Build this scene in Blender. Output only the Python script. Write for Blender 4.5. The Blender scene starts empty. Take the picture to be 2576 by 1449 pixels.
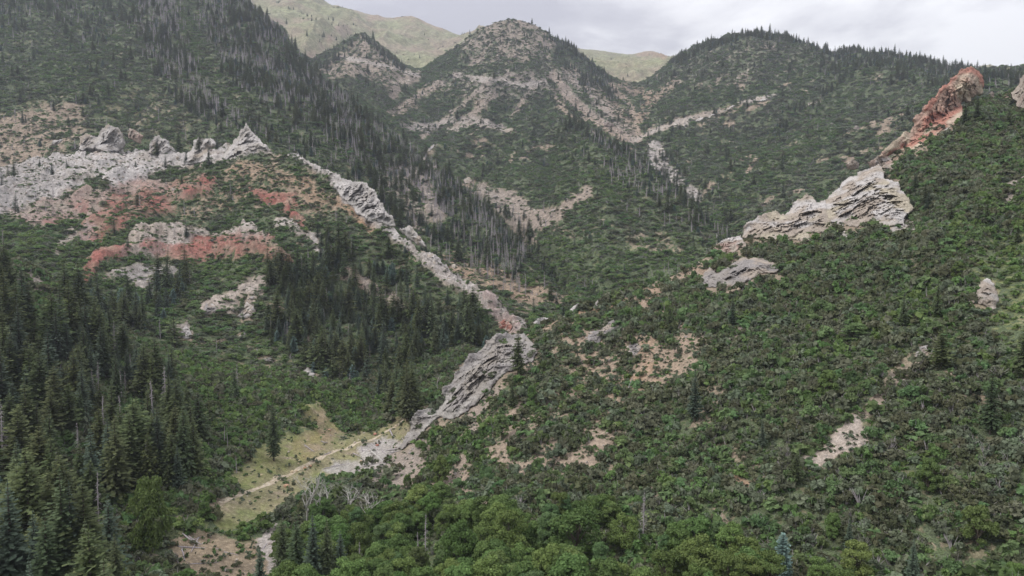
import bpy, math, random, time
import numpy as np
from mathutils import Vector
T0 = time.time()
# ------------------------------------------------------------------ camera, sky, light
S = bpy.context.scene
C = S.collection
F = 1773.0; CU, CV = 1288.0, 724.5            # lens in units of a 2576 px wide picture
PITCH = math.radians(4.0); CP, SP = math.cos(PITCH), math.sin(PITCH)
cam_d = bpy.data.cameras.new('camera'); cam = bpy.data.objects.new('camera', cam_d); C.objects.link(cam)
cam_d.sensor_width = 36.0; cam_d.lens = F / 2576 * 36
cam_d.clip_start = 1; cam_d.clip_end = 20000
cam.rotation_euler = (math.radians(90) - PITCH, 0, 0)
S.camera = cam
SUN_EL, SUN_AZ = math.radians(46), math.radians(-104)     # azimuth from +Y, clockwise; the veiled sun stands to the left
S.view_settings.view_transform = 'Standard'; S.view_settings.look = 'None'
S.view_settings.exposure = 0.90; S.view_settings.gamma = 1.0
w = bpy.data.worlds.new('World'); S.world = w; w.use_nodes = True
nt = w.node_tree; nt.nodes.clear()
def N(nt, t, **k):
    n = nt.nodes.new(t)
    for a, b in k.items(): setattr(n, a, b)
    return n
def Lk(nt, a, b): nt.links.new(a, b)
def ramp(nt, fac, stops, interp='LINEAR'):
    r = N(nt, 'ShaderNodeValToRGB'); r.color_ramp.interpolation = interp
    e = r.color_ramp.elements
    while len(e) < len(stops): e.new(0.5)
    for q, (p, c) in zip(e, stops):
        q.position = p; q.color = (c[0], c[1], c[2], 1) if not isinstance(c, (int, float)) else (c, c, c, 1)
    Lk(nt, fac, r.inputs[0]); return r.outputs[0]
def mixc(nt, fac, a, b, blend='MIX'):
    m = N(nt, 'ShaderNodeMix', data_type='RGBA', blend_type=blend)
    for sock, v in ((m.inputs[0], fac), (m.inputs[6], a), (m.inputs[7], b)):
        if isinstance(v, (int, float)): sock.default_value = v
        elif isinstance(v, tuple): sock.default_value = (v[0], v[1], v[2], 1)
        else: Lk(nt, v, sock)
    return m.outputs[2]
def math_(nt, op, a, b=None, c=None):
    m = N(nt, 'ShaderNodeMath', operation=op)
    for k, v in enumerate((a, b, c)):
        if v is None: continue
        if isinstance(v, (int, float)): m.inputs[k].default_value = v
        else: Lk(nt, v, m.inputs[k])
    return m.outputs[0]
def build_world():
    out = N(nt, 'ShaderNodeOutputWorld'); bg = N(nt, 'ShaderNodeBackground')
    sky = N(nt, 'ShaderNodeTexSky'); sky.sky_type = 'NISHITA'; sky.sun_disc = False
    sky.sun_elevation = SUN_EL; sky.sun_rotation = SUN_AZ; sky.altitude = 1800
    tc = N(nt, 'ShaderNodeTexCoord'); sep = N(nt, 'ShaderNodeSeparateXYZ'); Lk(nt, tc.outputs['Generated'], sep.inputs[0])
    # cloud deck: direction projected on a high flat layer
    zc = math_(nt, 'ADD', math_(nt, 'MAXIMUM', sep.outputs[2], 0.0), 0.16)
    cx = math_(nt, 'DIVIDE', sep.outputs[0], zc); cy = math_(nt, 'DIVIDE', sep.outputs[1], zc)
    cmb = N(nt, 'ShaderNodeCombineXYZ'); Lk(nt, cx, cmb.inputs[0]); Lk(nt, cy, cmb.inputs[1]); cmb.inputs[2].default_value = 3.1
    n1 = N(nt, 'ShaderNodeTexNoise'); n1.inputs['Scale'].default_value = 1.15; n1.inputs['Detail'].default_value = 8; n1.inputs['Roughness'].default_value = .56; n1.inputs['Distortion'].default_value = .35
    Lk(nt, cmb.outputs[0], n1.inputs['Vector'])
    cl = ramp(nt, n1.outputs[0], [(0.39, (.33, .325, .36)), (0.46, (.41, .405, .435)), (0.51, (.53, .525, .545)), (0.58, (.66, .655, .665))])
    cloud = mixc(nt, 1.0, cl, (8.0, 8.0, 8.0), 'MULTIPLY')
    # an overcast sky is brightest overhead
    lum = math_(nt, 'ADD', math_(nt, 'MULTIPLY', math_(nt, 'MAXIMUM', sep.outputs[2], 0.0), 1.45), .60)
    cv3 = N(nt, 'ShaderNodeCombineColor'); [Lk(nt, lum, cv3.inputs[q]) for q in range(3)]
    cloud = mixc(nt, 1.0, cloud, cv3.outputs[0], 'MULTIPLY')
    mix = mixc(nt, 0.95, sky.outputs[0], cloud)
    # the far bank and the ground under and behind the camera
    low = ramp(nt, math_(nt, 'ADD', math_(nt, 'MULTIPLY', sep.outputs[2], 4.0), 0.5), [(0.36, 0.0), (0.55, 1.0)])
    col = mixc(nt, low, (.55, .62, .42), mix)
    Lk(nt, col, bg.inputs[0]); bg.inputs[1].default_value = 0.12
    Lk(nt, bg.outputs[0], out.inputs[0])
build_world()
sd = bpy.data.lights.new('sun', 'SUN'); sd.energy = 1.5; sd.angle = math.radians(12); sd.color = (1.0, .95, .88)
so = bpy.data.objects.new('sun', sd); C.objects.link(so)
sv = Vector((math.sin(SUN_AZ) * math.cos(SUN_EL), math.cos(SUN_AZ) * math.cos(SUN_EL), math.sin(SUN_EL)))
so.rotation_euler = sv.to_track_quat('Z', 'Y').to_euler()

# ------------------------------------------------------------------ small maths
rng = np.random.default_rng(11); random.seed(11)
def hash3(ix, iy, iz, seed=0):
    h = (ix.astype(np.int64) * 374761393 + iy.astype(np.int64) * 668265263 + iz.astype(np.int64) * 2147483647 + seed * 974634777) & 0xffffffff
    h = ((h ^ (h >> 13)) * 1274126177) & 0xffffffff
    h = ((h ^ (h >> 16)) * 2246822519) & 0xffffffff
    return ((h ^ (h >> 15)) & 0xffffff) / float(0xffffff)
def vnoise(x, y, z=None, seed=0):
    if z is None: z = np.zeros_like(x)
    ix, iy, iz = np.floor(x), np.floor(y), np.floor(z); fx, fy, fz = x - ix, y - iy, z - iz
    fx = fx*fx*(3-2*fx); fy = fy*fy*(3-2*fy); fz = fz*fz*(3-2*fz)
    r = 0
    zs = (0, 1) if np.any(fz) else (0,)
    for a in (0, 1):
        for b in (0, 1):
            for c in zs:
                r = r + hash3(ix+a, iy+b, iz+c, seed) * (fx if a else 1-fx) * (fy if b else 1-fy) * (fz if c else 1-fz)
    return r * 2 - 1
def fbm(x, y, z=None, oct=4, seed=0, gain=.5, ridged=False):
    r = 0; a = 1; t = 0
    for k in range(oct):
        n = vnoise(x, y, z, seed + k * 17)
        r = r + a * ((1 - 2*np.abs(n)) if ridged else n); t += a; a *= gain
        x = x * 2.03 + 7.1; y = y * 2.03 - 3.7
        if z is not None: z = z * 2.03 + 1.3
    return r / t
def worley(x, y, z, seed=0):
    """distance to nearest and second nearest feature point, and the cell value"""
    ix, iy, iz = np.floor(x), np.floor(y), np.floor(z)
    d1 = np.full(x.shape, 9.); d2 = np.full(x.shape, 9.); v = np.zeros(x.shape)
    for a in (-1, 0, 1):
        for b in (-1, 0, 1):
            for c in (-1, 0, 1):
                jx, jy, jz = ix+a, iy+b, iz+c
                px = jx + hash3(jx, jy, jz, seed); py = jy + hash3(jx, jy, jz, seed+1); pz = jz + hash3(jx, jy, jz, seed+2)
                d = np.sqrt((px-x)**2 + (py-y)**2 + (pz-z)**2)
                n = d < d1
                d2 = np.where(n, d1, np.minimum(d2, d)); v = np.where(n, hash3(jx, jy, jz, seed+3), v); d1 = np.where(n, d, d1)
    return d1, d2, v
def sstep(a, b, x):
    t = np.clip((x - a) / (b - a), 0, 1); return t*t*(3-2*t)
def ray(u, v):
    """picture point -> (X/Y, Z/Y) of its line of sight"""
    u = np.asarray(u, float); v = np.asarray(v, float)
    x = (u - CU) / F; yv = (CV - v) / F
    dy = CP + yv * SP; dz = -SP + yv * CP
    return x / dy, dz / dy
def proj(t, s):
    dep = CP - s * SP
    return CU + F * t / dep, CV - F * (s * CP + SP) / dep

# ------------------------------------------------------------------ the lie of the land
# each line runs across the valley: (u, v, distance). 'd' lines drop behind the crest before them: (u, further by, lower by)
def K(*p): return ('k', np.array(p, float))
def DP(*p): return ('d', np.array(p, float))
LINES = [
 ('N0', K((-900,2600,45),(3500,2600,42))),
 ('N1', K((-900,1449,150),(0,1449,150),(400,1449,172),(650,1449,182),(1000,1449,175),(1500,1449,160),(2000,1449,148),(2576,1449,132),(3500,1449,120))),
 ('P',  K((-900,1150,235),(0,1150,225),(400,1250,214),(560,1265,222),(740,1195,262),(950,1200,262),(1100,1220,238),(1300,1200,225),(1600,1150,212),(2000,1050,198),(2576,950,182),(3500,800,170))),
 ('R',  K((-900,850,320),(0,850,300),(400,1050,290),(650,1100,290),(850,1125,300),(950,1180,276),(1000,1135,282),(1040,1090,288),(1070,1055,296),(1130,995,306),(1180,925,316),(1250,872,326),(1340,840,338),(1440,788,342),(1500,768,345),(1600,722,350),(1680,698,355),(1750,664,360),(1850,612,370),(1900,580,378),(2000,545,390),(2100,505,405),(2210,432,430),(2300,352,460),(2400,285,490),(2470,245,505),(2520,245,512),(2576,215,525),(2700,130,540),(3500,20,560))),
 ('Rd', DP((1000,6,1),(1060,35,-16),(1340,60,-26),(1600,80,-45),(2000,100,-60),(3500,120,-60))),
 ('M',  K((-900,500,470),(-350,520,430),(-100,580,420),(0,630,400),(100,690,385),(200,785,375),(330,850,370),(430,885,375),(560,910,385),(760,962,380),(900,992,380),(1020,1030,375),(1060,1042,372))),
 ('Md', DP((-900,60,-30),(0,60,-32),(200,45,-18),(430,30,-9),(700,20,-5),(1060,14,-2))),
 ('A1', K((-900,560,620),(-350,560,620),(0,560,600),(120,610,560),(220,700,510),(430,720,540),(700,650,560),(800,720,530),(900,760,520),(1000,800,500),(1100,835,470),(1200,855,450),(1300,858,420),(1340,850,405))),
 ('A2', K((-900,420,900),(-350,410,900),(0,435,850),(100,408,850),(200,392,830),(260,385,820),(340,392,810),(400,395,800),(500,392,790),(560,385,775),(620,372,760),(680,385,740),(760,402,700),(870,472,650),(950,545,610),(1010,600,580),(1080,660,545),(1200,740,500),(1300,808,455),(1350,830,430),(1385,812,440))),
 ('A2d',DP((-900,30,-12),(550,34,-14),(700,60,-22),(1000,80,-28),(1385,80,-25))),
 ('B1', K((-900,200,1150),(0,200,1150),(300,250,1100),(620,285,1050),(800,335,980),(900,405,930),(1000,485,880),(1100,565,820),(1200,625,760),(1300,685,690),(1400,748,630),(1450,770,610),(1475,774,608))),
 ('B2', K((-900,-90,1800),(0,-100,1750),(300,-80,1700),(500,-50,1620),(600,-10,1560),(650,30,1530),(700,80,1480),(760,142,1440),(830,215,1380),(900,276,1300),(960,332,1230),(1050,388,1150),(1140,462,1050),(1210,512,980),(1290,612,880),(1330,656,810),(1400,730,700),(1450,762,640),(1475,770,625))),
 ('B2d',DP((-900,80,-40),(1200,80,-40),(1475,40,-12))),
 ('G0', K((1430,778,640),(1500,772,650),(1600,728,655),(1700,700,662),(1800,668,680),(1860,618,700))),
 ('G1', K((950,335,1360),(1000,345,1350),(1100,400,1300),(1200,480,1150),(1300,560,980),(1400,640,780),(1500,640,740),(1600,605,770),(1700,600,760),(1800,625,740),(1860,612,730))),
 ('G2', K((1375,264,1500),(1450,312,1350),(1520,347,1200),(1600,397,1080),(1660,447,980),(1720,507,900),(1780,577,830),(1830,612,770),(1860,606,760))),
 ('G2d',DP((1375,60,-20),(1450,90,-45),(1860,80,-45))),
 ('H0', K((1600,400,1420),(1640,432,1250),(1700,520,1080),(1760,592,970),(1830,592,900),(1900,582,860),(2000,552,850),(2100,512,870),(2200,436,920),(2300,345,980),(2400,265,1040),(2576,232,1100),(3500,130,1200))),
 ('H1', K((700,215,1950),(780,205,1900),(900,185,1900),(1000,300,1600),(1100,335,1550),(1200,332,1560),(1300,300,1620),(1380,285,1690),(1450,255,1780),(1520,275,1750),(1600,345,1500),(1650,330,1550),(1750,330,1480),(1900,330,1400),(2100,300,1350),(2300,232,1330),(2500,205,1340),(3500,150,1400))),
 ('H2', K((700,120,2150),(780,160,2150),(830,140,2150),(870,108,2150),(910,80,2150),(960,112,2150),(1010,160,2200),(1060,178,2250),(1110,142,2200),(1150,117,2150),(1200,77,2100),(1245,52,2070),(1290,40,2050),(1340,57,2050),(1400,94,2050),(1450,127,2050),(1500,168,2080),(1540,198,2100),(1570,208,2150),(1610,212,2200),(1650,188,2150),(1690,152,2100),(1750,118,2050),(1800,104,2000),(1850,92,1980),(1900,84,1950),(1980,93,1900),(2050,119,1850),(2110,139,1820),(2200,136,1780),(2280,147,1750),(2400,176,1700),(2500,190,1680),(2576,202,1680),(3500,240,1650))),
 ('H2d',DP((700,150,-60),(3500,150,-60))),
 ('J1', K((-900,200,3200),(500,90,3000),(600,60,2900),(700,75,2800),(800,112,2700),(1000,152,2700),(1100,140,2800),(1200,130,2900),(1450,172,2900),(1550,204,2700),(1620,215,2600),(1700,182,2800),(3500,260,3000))),
 ('J2', K((-900,-150,4000),(500,-120,4000),(600,-72,4000),(700,-42,3950),(800,-2,3900),(830,18,3880),(930,41,3800),(985,47,3780),(1040,41,3750),(1100,66,3700),(1160,86,3620),(1250,104,3600),(1350,118,3600),(1450,116,3700),(1500,122,3750),(1590,136,3850),(1640,129,4000),(1665,140,4000),(1700,155,3800),(1800,175,3800),(3500,240,3800))),
 ('Z',  DP((-900,500,-300),(3500,500,-300))),
]
# columns: close together inside the picture, coarse outside it
uc = np.concatenate([np.linspace(-700, -320, 20, endpoint=False), np.linspace(-320, 0, 70, endpoint=False), np.linspace(0, 2576, 1000, endpoint=False), np.linspace(2576, 2896, 70), np.linspace(2916, 3300, 20)])
NC = len(uc); TT = ray(uc, np.full(NC, 724.5))[0]
NLN = len(LINES)
Y = np.full((NLN, NC), np.nan); Sg = np.full((NLN, NC), np.nan); W = np.zeros((NLN, NC))
def smooth(a, n=9):
    k = np.hanning(n + 2)[1:-1]; k /= k.sum(); return np.convolve(np.pad(a, n//2, mode='edge'), k, 'valid')
for k, (nm, (kind, p)) in enumerate(LINES):
    if kind == 'k':
        t, s = ray(p[:, 0], p[:, 1]); o = np.argsort(t)
        ins = (TT >= t[o][0] - 1e-9) & (TT <= t[o][-1] + 1e-9)
        if p[0, 0] <= -900: ins |= TT < 0
        if p[-1, 0] >= 3500: ins |= TT > 0.5
        Y[k] = np.where(ins, smooth(np.interp(TT, t[o], p[o, 2]), 25), np.nan)
        Sg[k] = np.where(ins, smooth(np.interp(TT, t[o], s[o]), 5), np.nan)
    else:
        prev = k - 1
        dD = np.interp(uc, p[:, 0], p[:, 1]); dz = np.interp(uc, p[:, 0], p[:, 2])
        ins = (uc >= p[0, 0]) & (uc <= p[-1, 0]) & ~np.isnan(Y[prev])
        if p[0, 0] <= -900: ins |= (uc < 0) & ~np.isnan(Y[prev])
        Yk = Y[prev] + dD; Y[k] = np.where(ins, Yk, np.nan); Sg[k] = np.where(ins, (Y[prev] * Sg[prev] + dz) / Yk, np.nan)
        p = np.array([[p[0, 0], 0], [p[-1, 0], 0]])
    e0 = -9999 if p[0, 0] <= -900 else p[0, 0]; e1 = 9999 if p[-1, 0] >= 3500 else p[-1, 0]
    W[k] = np.where(np.isnan(Y[k]), 0, sstep(0, 45, uc - e0) * sstep(0, 45, e1 - uc))
Zg = Y * Sg
Yf = Y.copy(); Zf = Zg.copy(); idx = np.arange(NLN)
for i in range(NC):
    ok = ~np.isnan(Y[:, i])
    full = W[:, i] > 0.999
    if full.sum() < 2: full = ok
    iy = np.interp(idx, idx[full], Y[full, i]); iz = np.interp(idx, idx[full], Zg[full, i])
    wv = W[:, i]
    Yf[:, i] = np.where(ok, Y[:, i] * wv + iy * (1 - wv), iy); Zf[:, i] = np.where(ok, Zg[:, i] * wv + iz * (1 - wv), iz)
    for k in range(1, NLN): Yf[k, i] = max(Yf[k, i], Yf[k-1, i] + 3)
def blur_cols(a, n):
    k = np.hanning(n + 2)[1:-1]; k /= k.sum()
    return np.stack([np.convolve(np.pad(r, n//2, mode='edge'), k, 'valid') for r in a])
Sf = blur_cols(Zf / Yf, 15); Yf = blur_cols(Yf, 31); Zf = Sf * Yf
# layers: (first line, last line, surface name)
LN = {nm: k for k, (nm, _) in enumerate(LINES)}
SEG_LAYER = np.zeros(NLN - 1, int)
for k in range(NLN - 1):
    SEG_LAYER[k] = 0 if k < LN['Md'] else 1 if k < LN['A2d'] else 2 if k < LN['B2d'] else 3 if k < LN['G2d'] else 4 if k < LN['H2d'] else 5
rowsF, rowsL = [], []
for k in range(NLN - 1):
    va = proj(TT, Zf[k] / Yf[k])[1]; vb = proj(TT, Zf[k+1] / Yf[k+1])[1]
    span = np.nanmax(np.clip(va, -60, 1520) - np.clip(vb, -60, 1520))
    n = int(max(5, span / 2.6))
    if k == 0: n = 90
    for q in range(n): rowsF.append(k + q / n); rowsL.append(SEG_LAYER[k])
rowsF.append(NLN - 1 - 1e-9); rowsL.append(5)
rowsF = np.array(rowsF); rowsL = np.array(rowsL); NR = len(rowsF)
k0 = np.floor(rowsF).astype(int); fr = (rowsF - k0)[:, None]
GY = Yf[k0] * (1 - fr) + Yf[k0 + 1] * fr; GZ = Zf[k0] * (1 - fr) + Zf[k0 + 1] * fr
# round off the folds along each profile a little, except at crests
GX = GY * TT[None, :]
print('grid', NR, NC, NR * NC, 'rows', time.time() - T0)
# ------------------------------------------------------------------ relief
LAY = rowsL[:, None] * np.ones((1, NC), int)
def crest_w():
    """0 at the skyline lines, 1 away from them"""
    w_ = np.ones((NR, NC))
    for nm in ('R', 'M', 'A2', 'B2', 'G2', 'H2', 'J2'):
        k = LN[nm]; d = np.abs(rowsF - k)[:, None]; w_ = np.minimum(w_, sstep(0, .28, d) * .8 + .2)
    return w_
CW = crest_w()
wx = GX + fbm(GX / 130, GY / 130, oct=2, seed=5) * 35; wy = GY + fbm(GX / 130, GY / 130, oct=2, seed=9) * 35
big = 0
for lm, am in ((38., 4.6), (88., 13.), (190., 36.), (420., 92.)):      # gullies of every size, the large ones only far out
    big = big + (fbm(wx / lm, wy / (lm * 1.7), oct=3, seed=int(lm), ridged=True) - .15) * am * sstep(2.6 * lm, 8.5 * lm, GY)
GZ = GZ + big * CW
GZ = GZ + fbm(GX / 14, GY / 14, oct=3, seed=31) * np.clip(.5 + GY / 700., .5, 2.4) * (CW * .6 + .4)

# ------------------------------------------------------------------ what grows and shows where
MW, MH, MS = 760, 440, 4.0        # maps at one cell per 4 px, from (-220, -80)
MU, MV = np.meshgrid(np.arange(MW) * MS - 220, np.arange(MH) * MS - 80)
CH = ['bare', 'tan', 'white', 'red', 'grey', 'grass', 'bright', 'con', 'dead', 'orange', 'crag', 'sage', 'brown', 'leafy', 'none', 'pale']
maps = {}
def chan(layer, ch):
    if (layer, ch) not in maps: maps[(layer, ch)] = np.zeros((MH, MW), np.float32)
    return maps[(layer, ch)]
def put(layer, m, chs):
    for ch, v in chs.items():
        a = chan(layer, ch)
        if v >= 0: np.maximum(a, m * v, out=a)
        else: a *= (1 - m * (-v))
def seg_d(pts):
    d = np.full(MU.shape, 1e9)
    pts = np.array(pts, float)
    for (a, b) in zip(pts[:-1], pts[1:]):
        ab = b - a; L2 = max((ab ** 2).sum(), 1e-6)
        t = np.clip(((MU - a[0]) * ab[0] + (MV - a[1]) * ab[1]) / L2, 0, 1)
        d = np.minimum(d, np.hypot(MU - a[0] - t * ab[0], MV - a[1] - t * ab[1]))
    return d
def stroke(layer, width, pts, **chs):
    pts = pts if len(pts) > 1 else [pts[0], (pts[0][0] + 1, pts[0][1])]
    put(layer, 1 - sstep(width * .32, width * .68, seg_d(pts)), chs)
def poly(layer, pts, soft=14, **chs):
    pts = np.array(pts, float); ins = np.zeros(MU.shape, bool)
    for (a, b) in zip(pts, np.roll(pts, -1, 0)):
        c = ((a[1] > MV) != (b[1] > MV)) & (MU < (b[0] - a[0]) * (MV - a[1]) / (b[1] - a[1] + 1e-9) + a[0]); ins ^= c
    d = seg_d(list(pts) + [pts[0]]); put(layer, np.where(ins, sstep(-soft, soft, d), sstep(-soft, soft, -d)), chs)
exec_paint = True
#PAINT-BEGIN
# --- layer 0: the near slopes and the valley floor
stroke(0, 46, [(1300,850),(1440,800),(1560,768),(1660,730),(1770,670)], bare=.62, tan=.8, orange=.35)
stroke(0, 60, [(1590,870),(1640,905),(1720,880),(1760,850)], bare=.62, tan=.9)
stroke(0, 30, [(1640,860),(1610,900),(1640,950),(1580,965)], bare=.8, orange=.5, tan=.5)
stroke(0, 34, [(1720,860),(1740,915),(1690,945)], bare=.7, tan=.8, grass=.3)
stroke(0, 26, [(1400,800),(1480,790),(1550,770)], bare=.8, orange=.8)
stroke(0, 34, [(1655,715),(1625,770)], bare=.95, tan=1)
stroke(0, 30, [(1780,660),(1760,690),(1800,700)], bare=.9, tan=.9)
poly(0, [(930,1215),(955,1180),(1010,1135),(1060,1110),(1085,1130),(1050,1175),(1000,1225)], 8, bare=1, grey=.55, tan=.8)
stroke(0, 30, [(1075,1130),(1040,1195),(1010,1220)], bare=1, tan=.9, grey=.3)
stroke(0, 36, [(1160,1160),(1125,1215),(1080,1235)], bare=1, tan=1, grey=.2)
stroke(0, 26, [(1160,1170),(1170,1240),(1220,1270)], bare=.8, tan=.9)
stroke(0, 30, [(1245,980),(1200,1025),(1190,1070)], bare=.95, tan=.9, grey=.4)
stroke(0, 26, [(1310,1030),(1270,1080),(1300,1100),(1240,1140),(1330,1180)], bare=.85, tan=.9)
stroke(0, 22, [(1200,1040),(1180,1080),(1160,1110)], bare=.8, tan=.8)
stroke(0, 26, [(1330,1170),(1400,1160),(1470,1130),(1520,1105)], bare=.75, tan=.9)
stroke(0, 44, [(1510,1110),(1485,1160),(1460,1190)], bare=.8, tan=.9)
stroke(0, 30, [(1380,1010),(1450,990)], bare=.5, tan=.8)
stroke(0, 30, [(1540,1000),(1500,1060),(1440,1080)], bare=.45, tan=.8, orange=.3)
stroke(0, 26, [(1200,1260),(1260,1290),(1330,1300)], bare=.7, tan=.8)
stroke(0, 26, [(1560,1250),(1640,1240),(1660,1265)], bare=.45, tan=.8)
stroke(0, 34, [(2345,885),(2300,925),(2240,960),(2200,1005),(2160,1050)], bare=.74, tan=.9, grey=.3)
stroke(0, 40, [(2150,1060),(2110,1100),(2170,1095)], bare=.9, tan=1, white=.35)
stroke(0, 40, [(2170,1100),(2090,1130),(2030,1165),(2080,1160)], bare=.74, tan=.9, white=.3)
stroke(0, 26, [(2300,905),(2270,925),(2240,950)], bare=.9, grass=.45, tan=.5)
stroke(0, 18, [(2300,950),(2400,940)], bare=.7, tan=.7)
stroke(0, 16, [(2576,440),(2540,480),(2515,520)], bare=.95, grey=.8, tan=.5)
stroke(0, 16, [(1862,820),(1855,850)], bare=.95, grey=.6, tan=.6)
stroke(0, 20, [(1850,1205),(1890,1215)], bare=.9, orange=.7, tan=.6)
stroke(0, 24, [(2260,575),(2300,575)], bare=.95, white=.7, tan=.4)
stroke(0, 14, [(2115,570),(2120,600)], bare=.9, white=.8)
stroke(0, 60, [(1900,540),(1980,500),(2100,440),(2200,400)], bare=.5, tan=.7, grass=.3)
stroke(0, 40, [(2230,400),(2330,340),(2420,280)], bare=.75, tan=.7, orange=.3)
stroke(0, 40, [(2480,230),(2576,250)], bare=.4, tan=.6)
poly(0, [(1350,860),(1500,780),(1700,700),(1760,720),(1760,850),(1700,960),(1560,1010),(1420,960)], 30, bare=.33, tan=.8, orange=.15, sage=.5)
poly(0, [(1180,1060),(1340,1000),(1560,1080),(1560,1200),(1300,1200),(1200,1150)], 30, bare=.28, tan=.8)
poly(0, [(2420,640),(2640,560),(2640,1000),(2520,900)], 40, bright=.7, sage=.5, bare=.12, grass=.4)
# greens of the right slope
poly(0, [(2380,560),(2640,440),(2640,760),(2480,700)], 40, bright=.5)
stroke(0, 90, [(2576,560),(2450,700),(2250,830),(2050,900)], bright=.28, sage=.3)
stroke(0, 120, [(1800,640),(2300,620),(2400,420)], sage=.15, brown=.35)
stroke(0, 70, [(1500,900),(1700,1000),(1560,1060)], brown=.6)
stroke(0, 70, [(1800,900),(1980,860),(2100,820)], brown=.55)
stroke(0, 70, [(1960,1130),(2060,1060),(2180,980)], brown=.6)
stroke(0, 60, [(1930,830),(1800,980),(1730,1060)], brown=.4, sage=.3)
stroke(0, 60, [(1750,700),(1600,760),(1450,830),(1380,860)], brown=.6)
stroke(0, 60, [(1560,1130),(1700,1150)], brown=.6)
stroke(0, 90, [(1050,1140),(1200,1130),(1290,1060),(1230,1150)], bright=.35)
stroke(0, 60, [(1100,1150),(1060,1230)], bright=.5)
# bottom strip of leafy trees
poly(0, [(660,1345),(760,1330),(960,1310),(1120,1290),(1300,1330),(1480,1280),(1600,1340),(1750,1380),(1900,1420),(1980,1500),(1960,1700),(740,1700),(715,1460),(715,1400)], 16, leafy=1.0, bright=.5)
poly(0, [(1980,1460),(2100,1420),(2640,1330),(2640,1700),(1960,1700)], 30, leafy=.25, bright=.2)
stroke(0, 60, [(2290,1180),(2330,1160)], leafy=.25, bright=.5)
stroke(0, 76, [(1618,1345),(1622,1470)], leafy=-1)
stroke(0, 60, [(1967,1400),(1967,1470)], leafy=-1)
# conifers of the near left spur
poly(0, [(-300,640),(0,700),(60,790),(130,840),(210,850),(330,925),(410,985),(460,1040),(500,1100),(450,1210),(330,1260),(300,1340),(190,1380),(-300,1700)], 14, con=1.0, dead=.16)
poly(0, [(-300,1380),(180,1390),(280,1440),(300,1700),(-300,1700)], 20, con=.5, leafy=.35)
stroke(0, 60, [(480,1100),(500,1180),(440,1230)], con=.5, dead=.4)
stroke(0, 70, [(620,1180),(560,1100),(600,1000)], con=.05, dead=.45)
stroke(0, 50, [(1000,1030),(1060,1040)], con=.6, dead=.6)
# the valley floor
poly(0, [(430,860),(560,890),(760,940),(1050,1020),(1040,1060),(900,1070),(760,1040),(600,1040),(480,1010)], 12, bright=1.0)
stroke(0, 26, [(820,1045),(800,1075),(830,1100)], bare=.7, grass=.6, tan=.5)
stroke(0, 20, [(905,1075),(960,1060)], bright=1)
poly(0, [(480,1000),(700,1010),(860,1050),(800,1100),(640,1180),(520,1260),(470,1200)], 20, sage=.4, bright=.5, bare=.1)
poly(0, [(580,1210),(640,1130),(740,1090),(820,1070),(870,1090),(800,1150),(700,1200),(610,1260)], 16, bare=.82, grass=1)
poly(0, [(640,1190),(700,1160),(790,1115),(860,1105),(1000,1060),(1030,1045),(1020,1075),(860,1140),(740,1205),(600,1290),(540,1290)], 10, bare=.9, grass=1)
stroke(0, 46, [(1022,1052),(985,1088),(900,1118),(820,1150),(740,1200),(640,1250),(545,1285)], bare=1, grass=.75, tan=.25)
stroke(0, 60, [(1040,1110),(960,1130),(880,1180)], bare=1)
stroke(0, 56, [(1000,1105),(900,1140),(820,1175),(740,1225),(650,1275),(560,1310)], bare=.92, grass=.9)
stroke(0, 60, [(790,1040),(820,1080),(770,1130)], bare=.7, grass=1, orange=.3)
poly(0, [(812,1178),(830,1160),(905,1160),(900,1125),(960,1105),(1015,1118),(975,1165),(930,1195),(860,1190)], 6, bare=1, white=.55, grey=.8)
stroke(0, 40, [(690,1335),(670,1370),(695,1420),(700,1460)], bare=.97, white=.5, grey=.7)
poly(0, [(430,1345),(520,1335),(610,1370),(690,1330),(735,1400),(720,1500),(600,1500),(440,1440)], 10, bare=.9, tan=.45, grass=.35, orange=.2)
stroke(0, 60, [(430,1300),(520,1290),(620,1300)], bright=1)
stroke(0, 22, [(430,1310),(500,1290),(560,1260)], bare=.8, tan=.8)
stroke(0, 30, [(340,1400),(300,1420),(340,1340)], bare=.7, orange=.4, tan=.5)
poly(0, [(400,1290),(560,1270),(690,1300),(640,1370),(440,1370)], 16, bright=.6)
stroke(0, 34, [(50,690),(110,720),(180,750),(230,780)], bare=.85, tan=.8, grey=.7, con=-.8)
stroke(0, 16, [(500,890),(560,905),(650,920)], bare=.7, grass=.6, tan=.6)
stroke(0, 36, [(270,850),(290,830)], bare=.9, grey=.6, tan=.6, con=-.8)
# --- layer 1: the ridge of white and red rock
poly(1, [(-200,450),(0,430),(60,410),(200,380),(290,325),(420,380),(500,380),(620,330),(680,385),(600,400),(480,420),(420,430),(330,450),(230,450),(150,500),(60,530),(-30,545),(-200,600)], 8, bare=.88, white=.95, crag=1)
poly(1, [(-200,300),(0,290),(150,250),(230,280),(150,350),(90,400),(-200,450)], 20, bare=.6, tan=.85)
stroke(1, 30, [(300,430),(360,440),(280,450)], bare=1, white=1, crag=.8)
poly(1, [(0,530),(80,520),(200,480),(290,470),(250,540),(160,560),(90,575),(60,560)], 10, bare=.8, tan=.6, white=.3, red=.35, crag=.8)
stroke(1, 30, [(120,560),(170,545),(215,520)], bare=.8, red=.8, crag=.6)
stroke(1, 46, [(225,590),(260,550),(300,510),(400,500),(450,480),(520,462)], bare=.74, red=1, crag=.8)
stroke(1, 34, [(230,580),(290,570),(340,545),(430,520)], bare=.6, red=.8, crag=.7)
stroke(1, 30, [(290,470),(400,470),(440,490)], bare=.75, red=.4, tan=.8, white=.3, crag=.6)
stroke(1, 18, [(140,635),(190,580)], bare=.8, white=.4, tan=.7)
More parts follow.
